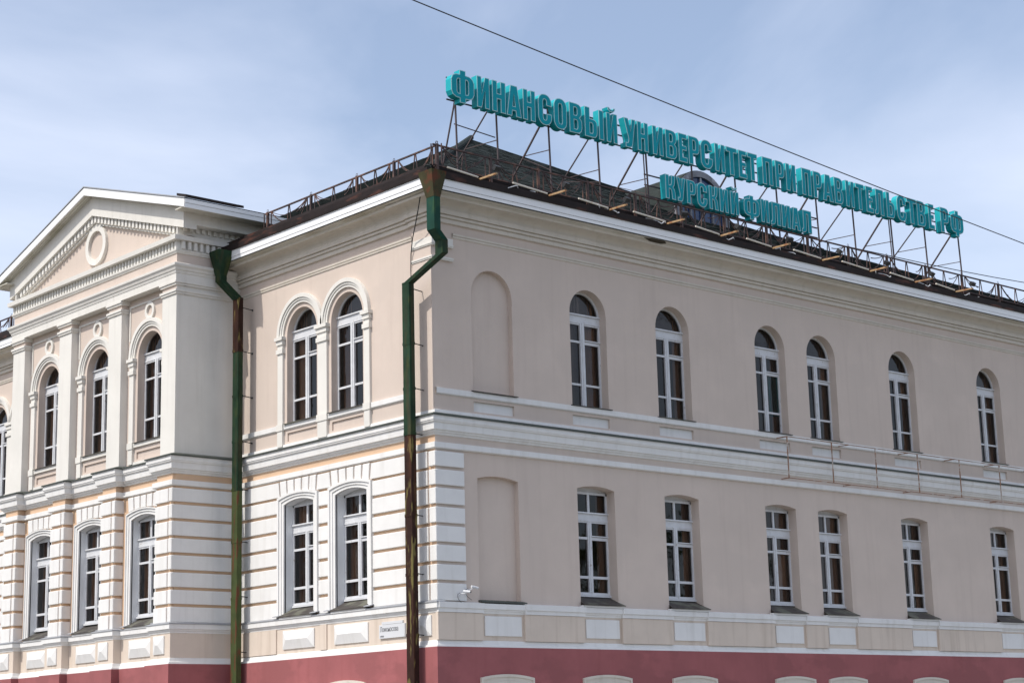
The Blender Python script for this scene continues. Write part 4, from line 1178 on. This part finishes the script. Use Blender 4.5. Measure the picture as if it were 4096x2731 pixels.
# ------------------------------------------------------------------ cables
def cable(label, pts, r, seg=40):
    c = Vector(pts[0]); o = MB(); o.tube([tuple(Vector(p) - c) for p in pts], r, 6); ob = o.build('overhead_cable', BLACK, None, c); tag(ob, label, 'cable')
def quadfit(x): # sagging line through three points at y=-6
    (a, za), (b_, zb), (c, zc) = (-5.306, 16.599), (5.0, 15.775), (16.489, 14.963)
    return za * (x - b_) * (x - c) / ((a - b_) * (a - c)) + zb * (x - a) * (x - c) / ((b_ - a) * (b_ - c)) + zc * (x - a) * (x - b_) / ((c - a) * (c - b_))
cable('long black overhead cable crossing the sky in front of the sign', [(x, -6.0, quadfit(x)) for x in [-40 + 2.5 * k for k in range(40)]], .015)
cable('thin dark cable running above the right end of the roof railing', [(15.2, .3, 16.30), (15.9, .5, 16.37), (17.0, .5, 16.405), (19.4, .5, 16.45), (21.2, .5, 16.485), (23.0, .5, 16.535), (24.8, .5, 16.60), (26.6, .5, 16.684), (33.0, .5, 17.05)], .014)
cable('black cable hanging down the wall beside the corner downpipe', [(-.46, -.16, 14.78), (-.40, .02, 14.45), (-.28, .30, 14.1), (-.15, .58, 13.85), (-.09, .72, 13.5), (-.07, .76, 13.1), (-.07, .76, 12.5)], .014)

# ------------------------------------------------------------------ security cameras
def seccam(label, u, z, rz, tilt):
    root = empty('security_camera', (u, -.15, z)); root.scale = (.72, .72, .72); tag(root, label, 'security camera', 'security cameras at the corner')
    mb = MB(); mb.box(-.05, .05, -.03, .02, -.08, .06); mb.build('wall_mount', PLATE, root)
    mb = MB(); mb.tube([(0, -.02, 0), (.03, -.12, .03), (.10, -.26, .05)], .02, 6); mb.build('bracket', PLATE, root)
    mb = MB(); mb.tube([(-.12, 0, 0), (.14, 0, 0)], .045, 10); bd = mb.build('camera_body', PLATE, root); bd.location = (.12, -.28, .09); bd.rotation_euler = (0, tilt, rz)
    mb = MB(); mb.tube([(.141, 0, 0), (.15, 0, 0)], .036, 10); mb.build('lens', BLACK, bd)
    mb = MB(); mb.tube([(-.1, -.2, .05), (-.14, -.12, .0), (-.06, -.05, -.12), (.05, .0, -.2), (.25, .02, -.3)], .007, 4); mb.build('lead', BLACK, root)
seccam('lower white security camera on bracket by the corner quoins', .50, 5.11, radians(-65), .12)
seccam('upper white security camera beside the blind lower window', .74, 5.22, radians(-5), .18)

# ------------------------------------------------------------------ street name plate
pl = empty('street_sign', (-.155, 1.56, 4.36)); tag(pl, 'white street name plate on the wall left of the corner downpipe', 'street sign')
mb = MB(FL); mb.box(-.50, .50, -.03, .02, -.16, .165); bevel(mb.build('plate', PLATE, pl), .006)
mb = MB(FL); mb.box(-.42, .40, -.03, .015, .172, .235); mb.build('header', PLATE, pl)
def text(s, size, y, z, name):
    cu = bpy.data.curves.new(name, 'FONT'); cu.body = s; cu.size = size; cu.extrude = .001; cu.space_character = .95
    o = bpy.data.objects.new(name, cu); COL.objects.link(o)
    dg = bpy.context.evaluated_depsgraph_get()
    me = bpy.data.meshes.new_from_object(o.evaluated_get(dg)); bpy.data.objects.remove(o)
    me.materials.clear(); me.materials.append(TXT)
    t = bpy.data.objects.new(name, me); COL.objects.link(t); t.parent = pl
    t.location = (-.0225, y, z); t.rotation_euler = (pi / 2, 0, -pi / 2); t.scale = (.74, 1, 1)
text('Ломоносова', .165, .46, .0, 'lettering'); text('улица', .07, .45, -.125, 'lettering')

# ------------------------------------------------------------------ rusty frame hanging before the belt cornice
root = empty('rusty_frame', (12.44, -.42, 8.75)); tag(root, 'rusty empty metal frame hung along the belt cornice of the right wing', 'metal frame')
ZT, ZBt = 9.925 - 8.75, 0.0
UX = [0.0, 1.97, 4.0, 6.05, 8.2, 10.35, 12.5, 14.6]
for z, nm in ((ZT, 'top_bar'), (ZBt, 'bottom_bar')):
    mb = MB(); mb.bar((0, 0, z), (UX[-1], 0, z), .019); mb.build(nm, RUST, root)
for x in UX:
    mb = MB(); mb.bar((x, 0, ZBt), (x, 0, ZT), .026); mb.build('upright', RUST, root)
for x in (0.0, 2.75, 5.6, 7.95, 10.1, 12.3):
    for z, l in ((ZT, .37), (ZBt, .28)):
        mb = MB(); mb.bar((x, 0, z), (x, l, z), .03); mb.build('wall_tie', RUST, root)
